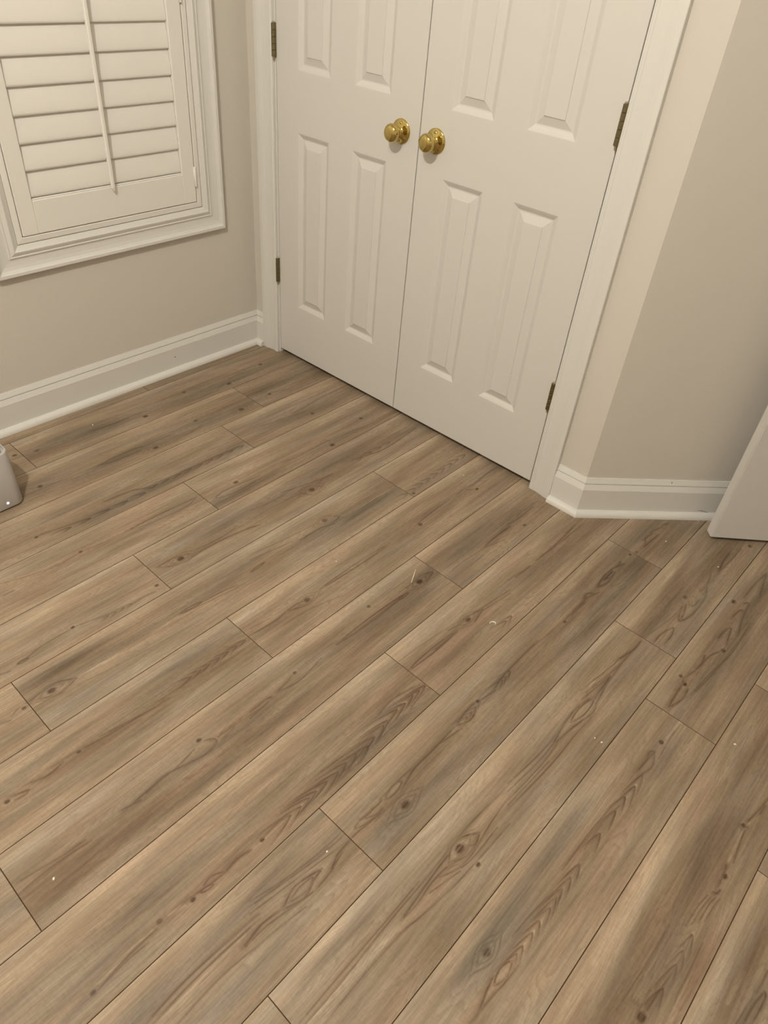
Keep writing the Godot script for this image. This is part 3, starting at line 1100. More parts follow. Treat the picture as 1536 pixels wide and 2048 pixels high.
func grain_marks() -> void:
	kn(0.074, 1.508, 0.0062)
	kn(0.093, 1.445, 0.0062)
	kn(0.142, 1.073, 0.0069)
	kn(0.091, 0.876, 0.0061)
	kn(0.147, 0.711, 0.0076)
	sk(2.2, 0.5, [0.106, 1.259, 0.111, 1.198, 0.113, 1.121])
	sk(1.6, 0.3, [0.119, 1.410, 0.131, 1.346, 0.132, 1.261])
	sk(1.6, 0.35, [0.124, 1.206, 0.109, 1.118, 0.113, 1.053])
	sk(1.6, 0.35, [0.123, 0.694, 0.113, 0.645, 0.123, 0.611])
	bl(0.100, 1.329, 0.030, 0.220, -0.3, 0.5)
	bl(0.138, 0.823, 0.030, 0.220, -0.3, 0.3)
	bl(0.034, 1.435, 0.020, 0.200, 0.15, 0.0)
	kn(0.273, 1.527, 0.0064)
	kn(0.326, 1.154, 0.0071)
	kn(0.276, 0.958, 0.0058)
	kn(0.320, 0.791, 0.0079)
	sk(2.2, 0.5, [0.294, 1.345, 0.285, 1.279, 0.286, 1.205, 0.294, 1.178])
	sk(1.6, 0.4, [0.294, 1.345, 0.304, 1.278, 0.308, 1.194])
	sk(1.5, 0.3, [0.294, 1.178, 0.295, 1.079])
	sk(1.5, 0.3, [0.340, 1.157, 0.328, 1.034, 0.314, 0.953])
	sk(1.5, 0.3, [0.255, 1.590, 0.273, 1.527, 0.299, 1.440])
	bl(0.307, 1.268, 0.028, 0.300, -0.35, 0.5)
	bl(0.300, 0.832, 0.025, 0.200, -0.25, 0.4)
	ch(0.494, 1.260, 0.050, 0.011, 0.5)
	ch(0.495, 1.218, 0.050, 0.011, 0.5)
	ch(0.496, 1.176, 0.050, 0.011, 0.5)
	ch(0.497, 1.135, 0.050, 0.011, 0.5)
	ch(0.498, 1.093, 0.050, 0.011, 0.5)
	ch(0.499, 1.051, 0.050, 0.011, 0.5)
	ch(0.500, 1.009, 0.050, 0.011, 0.5)
	ch(0.501, 0.967, 0.050, 0.011, 0.5)
	ch(0.502, 0.926, 0.050, 0.011, 0.5)
	ch(0.503, 1.554, 0.050, 0.010, 0.5)
	ch(0.504, 1.493, 0.050, 0.010, 0.5)
	ch(0.504, 1.432, 0.050, 0.010, 0.5)
	ch(0.505, 1.371, 0.050, 0.010, 0.5)
	ch(0.506, 1.310, 0.050, 0.010, 0.5)
	sk(2.2, 0.5, [0.465, 1.423, 0.472, 1.336, 0.501, 1.277])
	sk(2, 0.4, [0.474, 1.650, 0.485, 1.590, 0.496, 1.523])
	kn(0.479, 1.645, 0.0040)
	sk(1.5, 0.3, [0.481, 0.981, 0.483, 0.917, 0.482, 0.879])
	bl(0.509, 1.405, 0.025, 0.350, -0.3, 0.6)
	bl(0.504, 1.128, 0.025, 0.250, -0.2, 0.5)
	kn(0.107, 0.523, 0.0060)
	sk(1.5, 0.3, [0.097, 0.568, 0.114, 0.503, 0.129, 0.463])
	kn(0.304, 0.643, 0.0050)
	sk(1.5, 0.3, [0.313, 0.671, 0.297, 0.633, 0.327, 0.558])
	sk(2, 0.4, [0.461, 0.669, 0.460, 0.618, 0.448, 0.530, 0.443, 0.399])
	sk(2, 0.35, [0.450, 0.470, 0.447, 0.384, 0.449, 0.331])
	kn(0.509, 0.613, 0.0062)
	sk(1.6, 0.3, [0.447, 0.831, 0.463, 0.728, 0.480, 0.620])
	bl(0.271, 0.586, 0.025, 0.160, -0.2, 0.0)
	bl(0.482, 0.688, 0.030, 0.250, -0.25, 0.1)
	sk(2.4, 0.5, [0.624, 1.449, 0.621, 1.374, 0.624, 1.276, 0.628, 1.211])
	sk(1.5, 0.35, [0.624, 1.449, 0.640, 1.364, 0.644, 1.260, 0.628, 1.211])
	kn(0.614, 1.588, 0.0045)
	sk(1.6, 0.35, [0.626, 1.661, 0.614, 1.588, 0.620, 1.527])
	sk(1.6, 0.35, [0.585, 1.798, 0.605, 1.740, 0.620, 1.658])
	kn(0.647, 1.075, 0.0063)
	sk(2, 0.45, [0.672, 1.175, 0.659, 1.126, 0.670, 0.995])
	sk(1.6, 0.4, [0.672, 1.175, 0.687, 1.108, 0.684, 1.006])
	bl(0.604, 1.069, 0.018, 0.200, 0.3, 0.0)
	bl(0.553, 1.257, 0.016, 0.200, 0.2, 0.0)
	bl(0.690, 1.104, 0.025, 0.200, -0.25, 0.5)
	kn(0.647, 0.501, 0.0056)
	kn(0.700, 0.699, 0.0070)
	sk(2, 0.45, [0.665, 0.889, 0.673, 0.820, 0.671, 0.716, 0.675, 0.680])
	sk(1.6, 0.35, [0.679, 0.675, 0.685, 0.588, 0.694, 0.510])
	sk(1.8, 0.4, [0.663, 0.725, 0.660, 0.697, 0.679, 0.691])
	bl(0.629, 0.780, 0.016, 0.250, 0.2, 0.0)
	bl(0.689, 0.757, 0.022, 0.200, -0.25, 0.4)
	bl(0.618, 0.476, 0.030, 0.150, -0.1, 0.3)
	kn(0.863, 1.511, 0.0044)
	kn(0.820, 1.405, 0.0078)
	sk(2, 0.45, [0.807, 1.471, 0.804, 1.430, 0.808, 1.400, 0.822, 1.370])
	sk(2, 0.4, [0.807, 1.471, 0.833, 1.428, 0.839, 1.382])
	sk(2.2, 0.5, [0.841, 1.401, 0.833, 1.338, 0.840, 1.223, 0.856, 1.150])
	sk(1.5, 0.35, [0.816, 1.366, 0.825, 1.273, 0.816, 1.204])
	sk(2.5, 0.4, [0.631, 1.811, 0.631, 1.785])
	bl(0.782, 1.330, 0.030, 0.220, -0.1, 0.7)
	bl(0.716, 1.658, 0.022, 0.250, 0.12, 0.0)
	ch(0.816, 0.672, 0.040, 0.009, 0.45)
	ch(0.817, 0.624, 0.040, 0.009, 0.45)
	ch(0.818, 0.577, 0.040, 0.009, 0.45)
	ch(0.819, 0.529, 0.040, 0.009, 0.45)
	sk(2, 0.45, [0.816, 0.672, 0.836, 0.574, 0.822, 0.395])
	kn(0.836, 0.922, 0.0080)
	sk(1.8, 0.4, [0.814, 0.959, 0.815, 0.913, 0.857, 0.879])
	sk(1.8, 0.4, [0.819, 0.960, 0.857, 0.937, 0.857, 0.879])
	sk(2, 0.4, [0.784, 1.000, 0.805, 0.911, 0.820, 0.812])
	sk(2.6, 0.5, [0.826, 0.887, 0.818, 0.856, 0.820, 0.812])
	sk(1.5, 0.3, [0.787, 1.132, 0.800, 1.007])
	sk(1.5, 0.3, [0.818, 1.157, 0.818, 1.037, 0.829, 0.962])
	bl(0.783, 0.768, 0.030, 0.250, -0.25, 0.3)
	bl(0.815, 1.089, 0.030, 0.200, -0.15, 0.4)
	kn(0.971, 0.995, 0.0072)
	sk(1.8, 0.4, [0.960, 1.012, 0.960, 0.977, 0.989, 0.951, 0.993, 0.988])
	sk(2.2, 0.5, [0.987, 1.106, 0.989, 1.026, 1.002, 0.983])
	sk(1.6, 0.35, [0.938, 1.255, 0.954, 1.142, 0.965, 1.018])
	sk(1.6, 0.3, [0.954, 1.268, 0.976, 1.129])
	sk(4, -0.35, [0.995, 0.962, 1.001, 0.833, 1.003, 0.715])
	nd(0.993, 1.300, 0.988, 1.241, 0.0030, 0.4)
	bl(0.907, 0.926, 0.025, 0.200, 0.12, 0.5)
	bl(1.019, 0.851, 0.020, 0.200, -0.3, 0.4)
	bl(1.002, 0.895, 0.018, 0.200, -0.15, 0.6)
	ch(1.053, 0.705, 0.045, 0.013, 0.5)
	ch(1.052, 0.666, 0.045, 0.013, 0.5)
	ch(1.051, 0.626, 0.045, 0.013, 0.5)
	ch(1.050, 0.587, 0.045, 0.013, 0.5)
	ch(1.048, 0.547, 0.045, 0.013, 0.5)
	ch(1.047, 0.508, 0.045, 0.013, 0.5)
	ch(1.046, 0.468, 0.045, 0.013, 0.5)
	ch(1.045, 0.429, 0.045, 0.013, 0.5)
	ch(1.044, 0.389, 0.045, 0.013, 0.5)
	kn(1.066, 0.691, 0.0050)
	bl(1.043, 0.546, 0.022, 0.150, -0.15, 0.5)
	kn(1.192, 0.517, 0.0051)
	sk(2, 0.45, [1.165, 0.547, 1.169, 0.487, 1.164, 0.423, 1.165, 0.365])
	sk(1.8, 0.4, [1.165, 0.547, 1.179, 0.538, 1.192, 0.517])
	sk(2, 0.4, [1.166, 0.592, 1.163, 0.562, 1.158, 0.528])
	kn(1.181, 0.793, 0.0058)
	sk(1.8, 0.4, [1.174, 0.812, 1.168, 0.724, 1.165, 0.626])
	nd(1.170, 1.205, 1.174, 0.924, 0.0050, 0.5)
	sk(3, 0.4, [1.180, 1.035, 1.176, 0.944])
	bl(1.121, 0.847, 0.030, 0.250, -0.1, -0.3)
	kn(1.175, 1.256, 0.0072)
	sk(2, 0.5, [1.168, 1.321, 1.167, 1.288, 1.175, 1.247])
	sk(2, 0.5, [1.168, 1.321, 1.186, 1.275, 1.186, 1.245])
	sk(2, 0.45, [1.167, 1.442, 1.173, 1.363, 1.167, 1.318])
	sk(1.6, 0.3, [1.150, 1.428, 1.157, 1.367])
	sk(1.6, 0.3, [1.200, 1.359, 1.202, 1.290, 1.224, 1.187])
	ch(1.169, 1.621, 0.040, 0.011, 0.5)
	ch(1.169, 1.594, 0.040, 0.011, 0.5)
	ch(1.169, 1.567, 0.040, 0.011, 0.5)
	ch(1.170, 1.540, 0.040, 0.011, 0.5)
	ch(1.170, 1.513, 0.040, 0.011, 0.5)
	ch(1.170, 1.486, 0.040, 0.011, 0.5)
	ch(1.170, 1.459, 0.040, 0.011, 0.5)
	kn(1.166, 1.907, 0.0040)
	sk(2.6, 0.55, [1.162, 2.018, 1.172, 1.976, 1.165, 1.942])
	sk(3, 0.4, [1.160, 1.966, 1.163, 1.941])
	sk(2, 0.4, [1.162, 1.937, 1.164, 1.906, 1.174, 1.837, 1.182, 1.736])
	sk(2, 0.4, [1.165, 1.852, 1.180, 1.757, 1.185, 1.693])
	sk(2.6, 0.5, [1.163, 2.053, 1.175, 2.021])
	sk(1.8, 0.4, [1.175, 2.021, 1.180, 2.031, 1.177, 2.050])
	kn(1.169, 2.063, 0.0042)
	bl(1.113, 1.546, 0.040, 0.100, -0.1, 0.5)
	bl(1.170, 1.612, 0.025, 0.200, -0.25, 0.1)
	bl(1.112, 1.959, 0.025, 0.120, -0.1, 0.7)
	bl(1.186, 1.782, 0.028, 0.260, -0.15, -0.2)
	bl(1.114, 1.620, 0.030, 0.120, -0.15, 0.6)
	kn(0.984, 1.870, 0.0075)
	sk(2, 0.5, [0.978, 1.925, 0.972, 1.886, 0.972, 1.849, 0.991, 1.812])
	sk(2, 0.5, [0.986, 1.901, 1.002, 1.861, 0.991, 1.812])
	sk(1.5, 0.35, [1.001, 1.921, 1.001, 1.889, 1.006, 1.851])
	nd(0.987, 1.526, 0.992, 1.456, 0.0040, 0.5)
	sk(1.8, 0.4, [0.994, 1.457, 0.997, 1.410, 1.006, 1.355])
	sk(1.5, 0.3, [0.991, 1.529, 1.004, 1.438, 1.016, 1.334])
	sk(4, -0.2, [0.986, 1.810, 1.001, 1.663, 0.991, 1.529])
	sk(1.5, 0.25, [1.010, 1.820, 1.028, 1.680, 1.042, 1.493])
	bl(0.938, 1.796, 0.022, 0.110, -0.45, 0.3)
	bl(0.942, 1.890, 0.018, 0.120, -0.3, 0.2)
	bl(0.964, 1.541, 0.020, 0.300, -0.15, 0)
	bl(1.053, 1.861, 0.025, 0.140, 0, 0.8)
	kn(0.986, 1.936, 0.0040)
	sk(1.6, 0.35, [0.987, 1.964, 0.978, 1.944, 0.988, 1.922])
	sk(2, 0.35, [0.988, 1.991, 0.995, 1.971])
	bl(1.040, 1.979, 0.020, 0.120, -0.15, 0.6)
	kn(0.846, 1.741, 0.0040)
	sk(1.8, 0.4, [0.864, 1.887, 0.849, 1.822, 0.848, 1.742])
	nd(0.861, 1.890, 0.861, 1.861, 0.0030, 0.6)
	ch(0.870, 1.657, 0.030, 0.008, 0.5)
	ch(0.872, 1.636, 0.030, 0.008, 0.5)
	ch(0.873, 1.614, 0.030, 0.008, 0.5)
	ch(0.875, 1.593, 0.030, 0.008, 0.5)
	sk(1.8, 0.4, [0.848, 1.733, 0.861, 1.675, 0.872, 1.630])
	sk(2, 0.4, [0.878, 1.594, 0.875, 1.557, 0.880, 1.525])
	sk(2, 0.4, [0.863, 1.931, 0.869, 1.910])
	bl(0.799, 1.851, 0.025, 0.150, 0.15, 0.5)
	bl(0.869, 1.675, 0.022, 0.200, -0.1, 0.2)
	bl(0.759, 1.774, 0.020, 0.160, 0.15, 0)
	kn(1.331, 1.439, 0.0040)
	nd(1.339, 1.306, 1.342, 1.033, 0.0060, 0.5)
	sk(3, 0.35, [1.343, 1.230, 1.343, 1.140, 1.343, 1.037])
	sk(2, 0.45, [1.344, 1.506, 1.337, 1.468, 1.331, 1.439])
	sk(1.6, 0.35, [1.344, 1.506, 1.356, 1.442, 1.342, 1.361])
	sk(2.4, 0.5, [1.342, 1.585, 1.341, 1.540, 1.345, 1.522])
	sk(1.6, 0.4, [1.356, 1.596, 1.350, 1.537])
	sk(1.6, 0.3, [1.329, 1.434, 1.328, 1.360, 1.329, 1.297])
	kn(1.305, 1.152, 0.0040)
	bl(1.322, 1.343, 0.040, 0.180, -0.05, 0.0)
	bl(1.389, 1.524, 0.035, 0.250, -0.15, -0.3)
	bl(1.377, 1.130, 0.030, 0.220, -0.15, -0.3)
	bl(1.269, 1.244, 0.025, 0.220, 0.2, 0.0)
	kn(1.321, 1.711, 0.0047)
	sk(2.2, 0.5, [1.331, 1.702, 1.341, 1.685, 1.354, 1.690, 1.358, 1.727, 1.341, 1.801, 1.342, 1.842, 1.349, 1.913])
	sk(1.8, 0.4, [1.332, 1.730, 1.342, 1.789, 1.343, 1.863])
	sk(1.8, 0.4, [1.343, 1.677, 1.345, 1.632])
	sk(2.2, 0.45, [1.355, 1.666, 1.347, 1.634])
	sk(3.5, 0.4, [1.342, 1.822, 1.345, 1.860])
	sk(1.6, 0.35, [1.345, 1.632, 1.351, 1.563])
	sk(1.6, 0.3, [1.340, 1.668, 1.344, 1.557])
	sk(2.2, 0.45, [1.346, 1.996, 1.344, 2.037, 1.337, 2.084, 1.332, 2.123])
	sk(1.8, 0.4, [1.356, 1.988, 1.351, 2.034, 1.349, 2.080, 1.353, 2.131])
	sk(2.2, 0.4, [1.351, 1.876, 1.343, 1.914])
	bl(1.387, 1.985, 0.030, 0.250, -0.25, -0.2)
	bl(1.283, 2.066, 0.025, 0.150, 0.12, 0.5)
	bl(1.405, 2.097, 0.028, 0.120, -0.15, -0.2)
	bl(1.365, 2.152, 0.018, 0.080, -0.1, 1.0)
	bl(1.403, 1.738, 0.022, 0.200, -0.2, -0.3)
	kn(1.405, 0.552, 0.0054)
	sk(2.6, 0.5, [1.380, 0.734, 1.374, 0.674, 1.376, 0.590])
	sk(1.8, 0.4, [1.380, 0.734, 1.399, 0.657])
	kn(1.338, 0.981, 0.0077)
	sk(2.2, 0.5, [1.330, 1.001, 1.325, 0.958, 1.339, 0.923])
	sk(2.2, 0.5, [1.352, 0.968, 1.342, 0.926])
	nd(1.344, 1.080, 1.345, 1.033, 0.0035, 0.5)
	sk(1.6, 0.35, [1.326, 1.053, 1.330, 1.001])
	sk(2, 0.4, [1.367, 0.588, 1.373, 0.533, 1.370, 0.450])
	sk(1.8, 0.35, [1.373, 0.533, 1.360, 0.523, 1.366, 0.415])
	sk(1.6, 0.35, [1.373, 0.887, 1.374, 0.793, 1.394, 0.617])
	bl(1.325, 0.704, 0.030, 0.200, -0.25, 0.4)
	bl(1.343, 0.949, 0.025, 0.120, -0.25, 0.2)
	bl(1.355, 0.516, 0.025, 0.120, -0.2, 0.4)
	sk(2.2, 0.45, [1.519, 0.658, 1.521, 0.558, 1.514, 0.427])
	sk(1.8, 0.4, [1.523, 0.599, 1.526, 0.518, 1.528, 0.399])
	sk(2.2, 0.45, [1.517, 0.762, 1.519, 0.694])
	sk(1.6, 0.35, [1.508, 0.791, 1.518, 0.710])
	bl(1.551, 0.569, 0.030, 0.200, -0.25, -0.1)
	kn(1.519, 0.994, 0.0073)
	sk(2.2, 0.5, [1.510, 1.016, 1.514, 0.977, 1.524, 0.933])
	sk(2.2, 0.5, [1.536, 0.984, 1.525, 0.934])
	nd(1.518, 1.238, 1.523, 1.044, 0.0060, 0.5)
	sk(3.2, 0.4, [1.524, 1.133, 1.524, 1.048])
	sk(1.6, 0.35, [1.506, 1.062, 1.519, 0.998])
	sk(1.6, 0.35, [1.514, 0.977, 1.534, 0.818])
	sk(1.4, 0.25, [1.483, 1.229, 1.491, 1.127, 1.506, 1.011])
	sk(1.8, 0.35, [1.529, 0.935, 1.542, 0.829])
	bl(1.563, 1.076, 0.035, 0.250, -0.2, -0.5)
	bl(1.452, 1.168, 0.028, 0.160, 0.2, 0)
	ch(1.577, 1.239, 0.085, 0.020, 0.55)
	ch(1.575, 1.259, 0.085, 0.020, 0.55)
	ch(1.573, 1.281, 0.085, 0.020, 0.55)
	ch(1.576, 1.312, 0.085, 0.020, 0.55)
	ch(1.574, 1.338, 0.085, 0.020, 0.55)
	ch(1.579, 1.375, 0.085, 0.020, 0.55)
	ch(1.581, 1.392, 0.085, 0.020, 0.55)
	ch(1.587, 1.430, 0.085, 0.020, 0.55)
	ch(1.593, 1.455, 0.085, 0.020, 0.55)
	ch(1.587, 1.487, 0.085, 0.020, 0.55)
	ch(1.587, 1.519, 0.085, 0.020, 0.55)
	ch(1.590, 1.547, 0.085, 0.020, 0.55)
	ch(1.589, 1.579, 0.085, 0.020, 0.55)
	ch(1.589, 1.611, 0.085, 0.020, 0.55)
	ch(1.590, 1.631, 0.085, 0.020, 0.55)
	ch(1.591, 1.656, 0.085, 0.020, 0.55)
	ch(1.590, 1.683, 0.085, 0.020, 0.55)
	sk(2.2, 0.5, [1.564, 1.582, 1.569, 1.526, 1.577, 1.471, 1.584, 1.429])
	sk(3, 0.4, [1.555, 1.393, 1.548, 1.320, 1.565, 1.247])
	sk(2.6, 0.5, [1.587, 1.760, 1.585, 1.723, 1.587, 1.680])
	kn(1.588, 1.756, 0.0040)
	sk(2, 0.4, [1.597, 1.565, 1.597, 1.503, 1.587, 1.448])
	sk(3, -0.25, [1.604, 1.519, 1.606, 1.441, 1.603, 1.382])
	bl(1.601, 1.464, 0.030, 0.300, -0.15, 0.6)
	bl(1.588, 1.347, 0.025, 0.160, -0.15, 0.4)
	bl(1.463, 1.258, 0.025, 0.120, 0.12, 0)
	bl(1.493, 1.591, 0.030, 0.250, 0.08, 0.2)
	sk(2, 0.45, [1.576, 1.930, 1.584, 1.879, 1.587, 1.842])
	nd(1.583, 1.901, 1.589, 1.873, 0.0035, 0.5)
	sk(3.2, 0.5, [1.587, 1.846, 1.583, 1.814, 1.588, 1.785])
	sk(1.8, 0.4, [1.578, 1.890, 1.574, 1.867, 1.587, 1.842])
	kn(1.572, 1.981, 0.0042)
	sk(1.8, 0.4, [1.592, 2.126, 1.581, 2.049, 1.580, 1.990])
	sk(1.6, 0.35, [1.591, 2.131, 1.586, 2.059, 1.588, 2.013])
	sk(5, -0.3, [1.585, 2.116, 1.577, 2.046, 1.575, 1.990])
	kn(1.588, 2.120, 0.0040)
	sk(3, -0.3, [1.570, 1.980, 1.585, 1.921])
	sk(4, -0.2, [1.599, 1.890, 1.606, 1.832])
	kn(1.584, 1.917, 0.0040)
	bl(1.524, 1.963, 0.025, 0.160, -0.15, 0.8)
	bl(1.533, 2.088, 0.020, 0.250, 0, 0.6)
	bl(1.521, 2.188, 0.030, 0.160, 0.05, 0.8)
	bl(1.582, 2.162, 0.030, 0.120, -0.05, 0.6)
	kn(1.742, 1.501, 0.0082)
	nd(1.704, 1.522, 1.701, 1.463, 0.0070, 0.45)
	sk(1.8, 0.45, [1.701, 1.584, 1.701, 1.553, 1.701, 1.525])
	sk(1.8, 0.4, [1.701, 1.584, 1.713, 1.558, 1.713, 1.538])
	sk(1.8, 0.4, [1.702, 1.613, 1.698, 1.588, 1.701, 1.537])
	sk(1.8, 0.4, [1.702, 1.613, 1.711, 1.590, 1.717, 1.550])
	sk(2.2, 0.5, [1.713, 1.476, 1.701, 1.420, 1.701, 1.357, 1.698, 1.278])
	sk(1.8, 0.45, [1.697, 1.529, 1.695, 1.465, 1.699, 1.417])
	sk(1.8, 0.4, [1.697, 1.361, 1.705, 1.315, 1.713, 1.268])
	sk(2.2, 0.4, [1.711, 1.632, 1.713, 1.596, 1.719, 1.540])
	bl(1.743, 1.547, 0.025, 0.060, -0.1, 1.2)
	bl(1.765, 1.582, 0.025, 0.060, -0.15, 0.9)
	bl(1.719, 1.479, 0.025, 0.120, -0.2, 0.2)
	bl(1.660, 1.434, 0.016, 0.160, 0.25, -0.3)
	bl(1.766, 1.359, 0.025, 0.140, -0.15, 0.8)
	ch(1.696, 1.175, 0.050, 0.013, 0.45)
	ch(1.700, 1.198, 0.050, 0.013, 0.45)
	ch(1.702, 1.217, 0.050, 0.013, 0.45)
	ch(1.702, 1.236, 0.050, 0.013, 0.45)
	sk(2, 0.5, [1.699, 1.272, 1.691, 1.228, 1.693, 1.185])
	sk(2, 0.5, [1.699, 1.272, 1.713, 1.238, 1.705, 1.200])
	kn(1.694, 1.183, 0.0040)
	sk(1.8, 0.45, [1.696, 1.182, 1.705, 1.125])
	ch(1.697, 1.052, 0.050, 0.014, 0.5)
	ch(1.699, 1.073, 0.050, 0.014, 0.5)
	ch(1.699, 1.088, 0.050, 0.014, 0.5)
	sk(2.2, 0.5, [1.702, 1.128, 1.693, 1.072, 1.692, 1.004, 1.692, 0.917])
	ch(1.594, 0.921, 0.040, 0.012, 0.45)
	ch(1.593, 0.896, 0.040, 0.012, 0.45)
	sk(2.4, 0.6, [1.707, 0.773, 1.702, 0.745, 1.704, 0.707, 1.699, 0.677])
	sk(1.8, 0.5, [1.707, 0.773, 1.707, 0.726, 1.709, 0.702])
	sk(2.2, 0.5, [1.699, 0.698, 1.694, 0.668, 1.707, 0.654])
	sk(1.6, 0.4, [1.702, 0.696, 1.707, 0.669, 1.717, 0.636])
	sk(2.2, 0.55, [1.701, 0.623, 1.693, 0.564, 1.696, 0.514])
	sk(2.2, 0.5, [1.701, 0.623, 1.714, 0.587, 1.709, 0.531])
	sk(2.2, 0.55, [1.701, 0.582, 1.701, 0.532])
	sk(1.8, 0.45, [1.701, 0.582, 1.709, 0.554, 1.707, 0.526])
	sk(2.2, 0.5, [1.698, 0.511, 1.700, 0.490, 1.696, 0.474])
	sk(2, 0.5, [1.698, 0.511, 1.709, 0.476])
	kn(1.711, 0.400, 0.0040)
	kn(1.702, 0.425, 0.0040)
	sk(2.4, 0.55, [1.715, 0.364, 1.709, 0.333, 1.701, 0.325, 1.704, 0.278])
	sk(2.2, 0.55, [1.715, 0.364, 1.718, 0.315, 1.721, 0.268])
	sk(2, 0.5, [1.706, 0.293, 1.701, 0.272, 1.712, 0.223])
	sk(2.2, 0.5, [1.709, 0.217, 1.717, 0.195])
	kn(1.706, 0.807, 0.0042)
	sk(1.6, 0.4, [1.697, 0.906, 1.702, 0.799, 1.703, 0.762])
	sk(1.6, 0.3, [1.691, 0.976, 1.700, 0.869])
	bl(1.750, 0.440, 0.025, 0.100, -0.2, 0.4)
	bl(1.749, 0.543, 0.025, 0.160, -0.25, 0.3)
	bl(1.764, 0.754, 0.020, 0.120, -0.2, 0.2)
	bl(1.776, 0.321, 0.028, 0.080, -0.25, 0.3)
	bl(1.788, 0.168, 0.025, 0.060, -0.1, 0.8)
	bl(1.680, 0.555, 0.020, 0.160, -0.15, -0.3)
	kn(1.900, 0.470, 0.0062)
	sk(2.4, 0.5, [1.905, 0.494, 1.926, 0.569, 1.943, 0.517, 1.941, 0.426, 1.927, 0.383])
	sk(2.2, 0.4, [1.916, 0.483, 1.932, 0.484, 1.933, 0.443])
	sk(2.6, 0.5, [1.928, 0.560, 1.921, 0.520, 1.913, 0.493])
	sk(2.2, 0.5, [1.913, 0.694, 1.913, 0.656, 1.926, 0.606, 1.935, 0.632, 1.936, 0.682])
	sk(2.6, 0.5, [1.926, 0.291, 1.917, 0.235, 1.915, 0.179])
	sk(2, 0.45, [1.926, 0.291, 1.932, 0.211, 1.933, 0.133])
	kn(1.949, 0.103, 0.0056)
	sk(1.8, 0.35, [1.919, 0.420, 1.924, 0.377, 1.910, 0.307])
	sk(1.6, 0.3, [1.891, 0.673, 1.904, 0.599, 1.911, 0.531])
	bl(1.874, 0.534, 0.025, 0.180, -0.3, -0.5)
	bl(1.908, 0.253, 0.025, 0.140, -0.25, -0.2)
	bl(1.824, 0.587, 0.025, 0.250, 0.25, 0.1)
	bl(1.974, 0.630, 0.025, 0.120, -0.1, 0.1)
	bl(1.791, 0.270, 0.022, 0.120, 0.2, 0.1)
	nd(1.885, 1.071, 1.890, 0.969, 0.0090, 0.5)
	sk(2.4, 0.5, [1.887, 1.156, 1.876, 1.088, 1.874, 1.030, 1.884, 0.968])
	sk(2.2, 0.5, [1.887, 1.156, 1.895, 1.081, 1.908, 1.009, 1.898, 0.971])
	sk(2.4, 0.55, [1.891, 0.979, 1.888, 0.924, 1.885, 0.880])
	sk(2.8, 0.45, [1.901, 0.976, 1.885, 0.880])
	sk(1.8, 0.4, [1.870, 0.993, 1.880, 0.911, 1.885, 0.880])
	sk(1.7, 0.4, [1.869, 1.306, 1.878, 1.186, 1.877, 1.112])
	sk(1.7, 0.4, [1.879, 1.321, 1.887, 1.199, 1.884, 1.123])
	sk(1.7, 0.4, [1.890, 1.336, 1.896, 1.213, 1.891, 1.134])
	sk(1.8, 0.4, [1.902, 1.354, 1.911, 1.201, 1.910, 1.091, 1.914, 1.003])
	sk(1.6, 0.35, [1.897, 1.346, 1.903, 1.197])
	sk(3, 0.5, [1.871, 0.822, 1.886, 0.759, 1.885, 0.710])
	sk(1.6, 0.35, [1.854, 0.974, 1.872, 0.844, 1.879, 0.765])
	sk(1.6, 0.35, [1.866, 0.969, 1.884, 0.839, 1.887, 0.742])
	sk(1.6, 0.35, [1.890, 0.893, 1.884, 0.793])
	sk(3, -0.25, [1.862, 0.945, 1.867, 0.887, 1.879, 0.782])
	bl(1.825, 0.923, 0.028, 0.100, -0.25, 0.1)
	bl(1.818, 1.108, 0.025, 0.100, -0.2, 0.1)
	bl(1.806, 1.147, 0.016, 0.200, 0.3, 0.1)
	bl(1.973, 1.245, 0.030, 0.160, 0, 0.8)
	bl(1.960, 1.115, 0.025, 0.140, -0.1, 0.0)
	bl(1.962, 0.940, 0.022, 0.120, -0.05, 0.4)
	kn(1.881, 1.492, 0.0089)
	sk(2.4, 0.55, [1.882, 1.529, 1.867, 1.502, 1.869, 1.471, 1.889, 1.437])
	sk(2.2, 0.5, [1.889, 1.437, 1.899, 1.465, 1.899, 1.494, 1.886, 1.525])
	sk(2, 0.4, [1.887, 1.477, 1.897, 1.462, 1.890, 1.438])
	sk(4, -0.35, [1.882, 1.515, 1.901, 1.496])
	sk(2.6, 0.5, [1.884, 1.674, 1.879, 1.616, 1.873, 1.547, 1.872, 1.511])
	sk(2, 0.45, [1.884, 1.674, 1.887, 1.634, 1.882, 1.579, 1.885, 1.530])
	sk(2, 0.45, [1.899, 1.883, 1.896, 1.795, 1.899, 1.687, 1.907, 1.639, 1.918, 1.534, 1.923, 1.377])
	sk(1.8, 0.45, [1.876, 1.904, 1.875, 1.812, 1.870, 1.687, 1.869, 1.583, 1.866, 1.512, 1.864, 1.436, 1.871, 1.324])
	sk(1.6, 0.4, [1.868, 1.912, 1.866, 1.810, 1.865, 1.696, 1.863, 1.597])
	sk(1.6, 0.4, [1.883, 1.569, 1.898, 1.536, 1.905, 1.484, 1.894, 1.406, 1.886, 1.309])
	sk(1.6, 0.4, [1.893, 1.550, 1.910, 1.497, 1.909, 1.402])
	sk(1.6, 0.4, [1.891, 1.600, 1.908, 1.526])
	sk(5, -0.2, [1.882, 1.898, 1.882, 1.802, 1.886, 1.696])
	kn(1.926, 1.491, 0.0040)
	bl(1.831, 1.620, 0.025, 0.080, -0.15, 0.8)
	bl(1.832, 1.729, 0.025, 0.100, -0.2, 0.7)
	bl(1.831, 1.814, 0.022, 0.110, -0.15, 0.6)
	bl(1.807, 1.892, 0.020, 0.090, 0.1, 0.9)
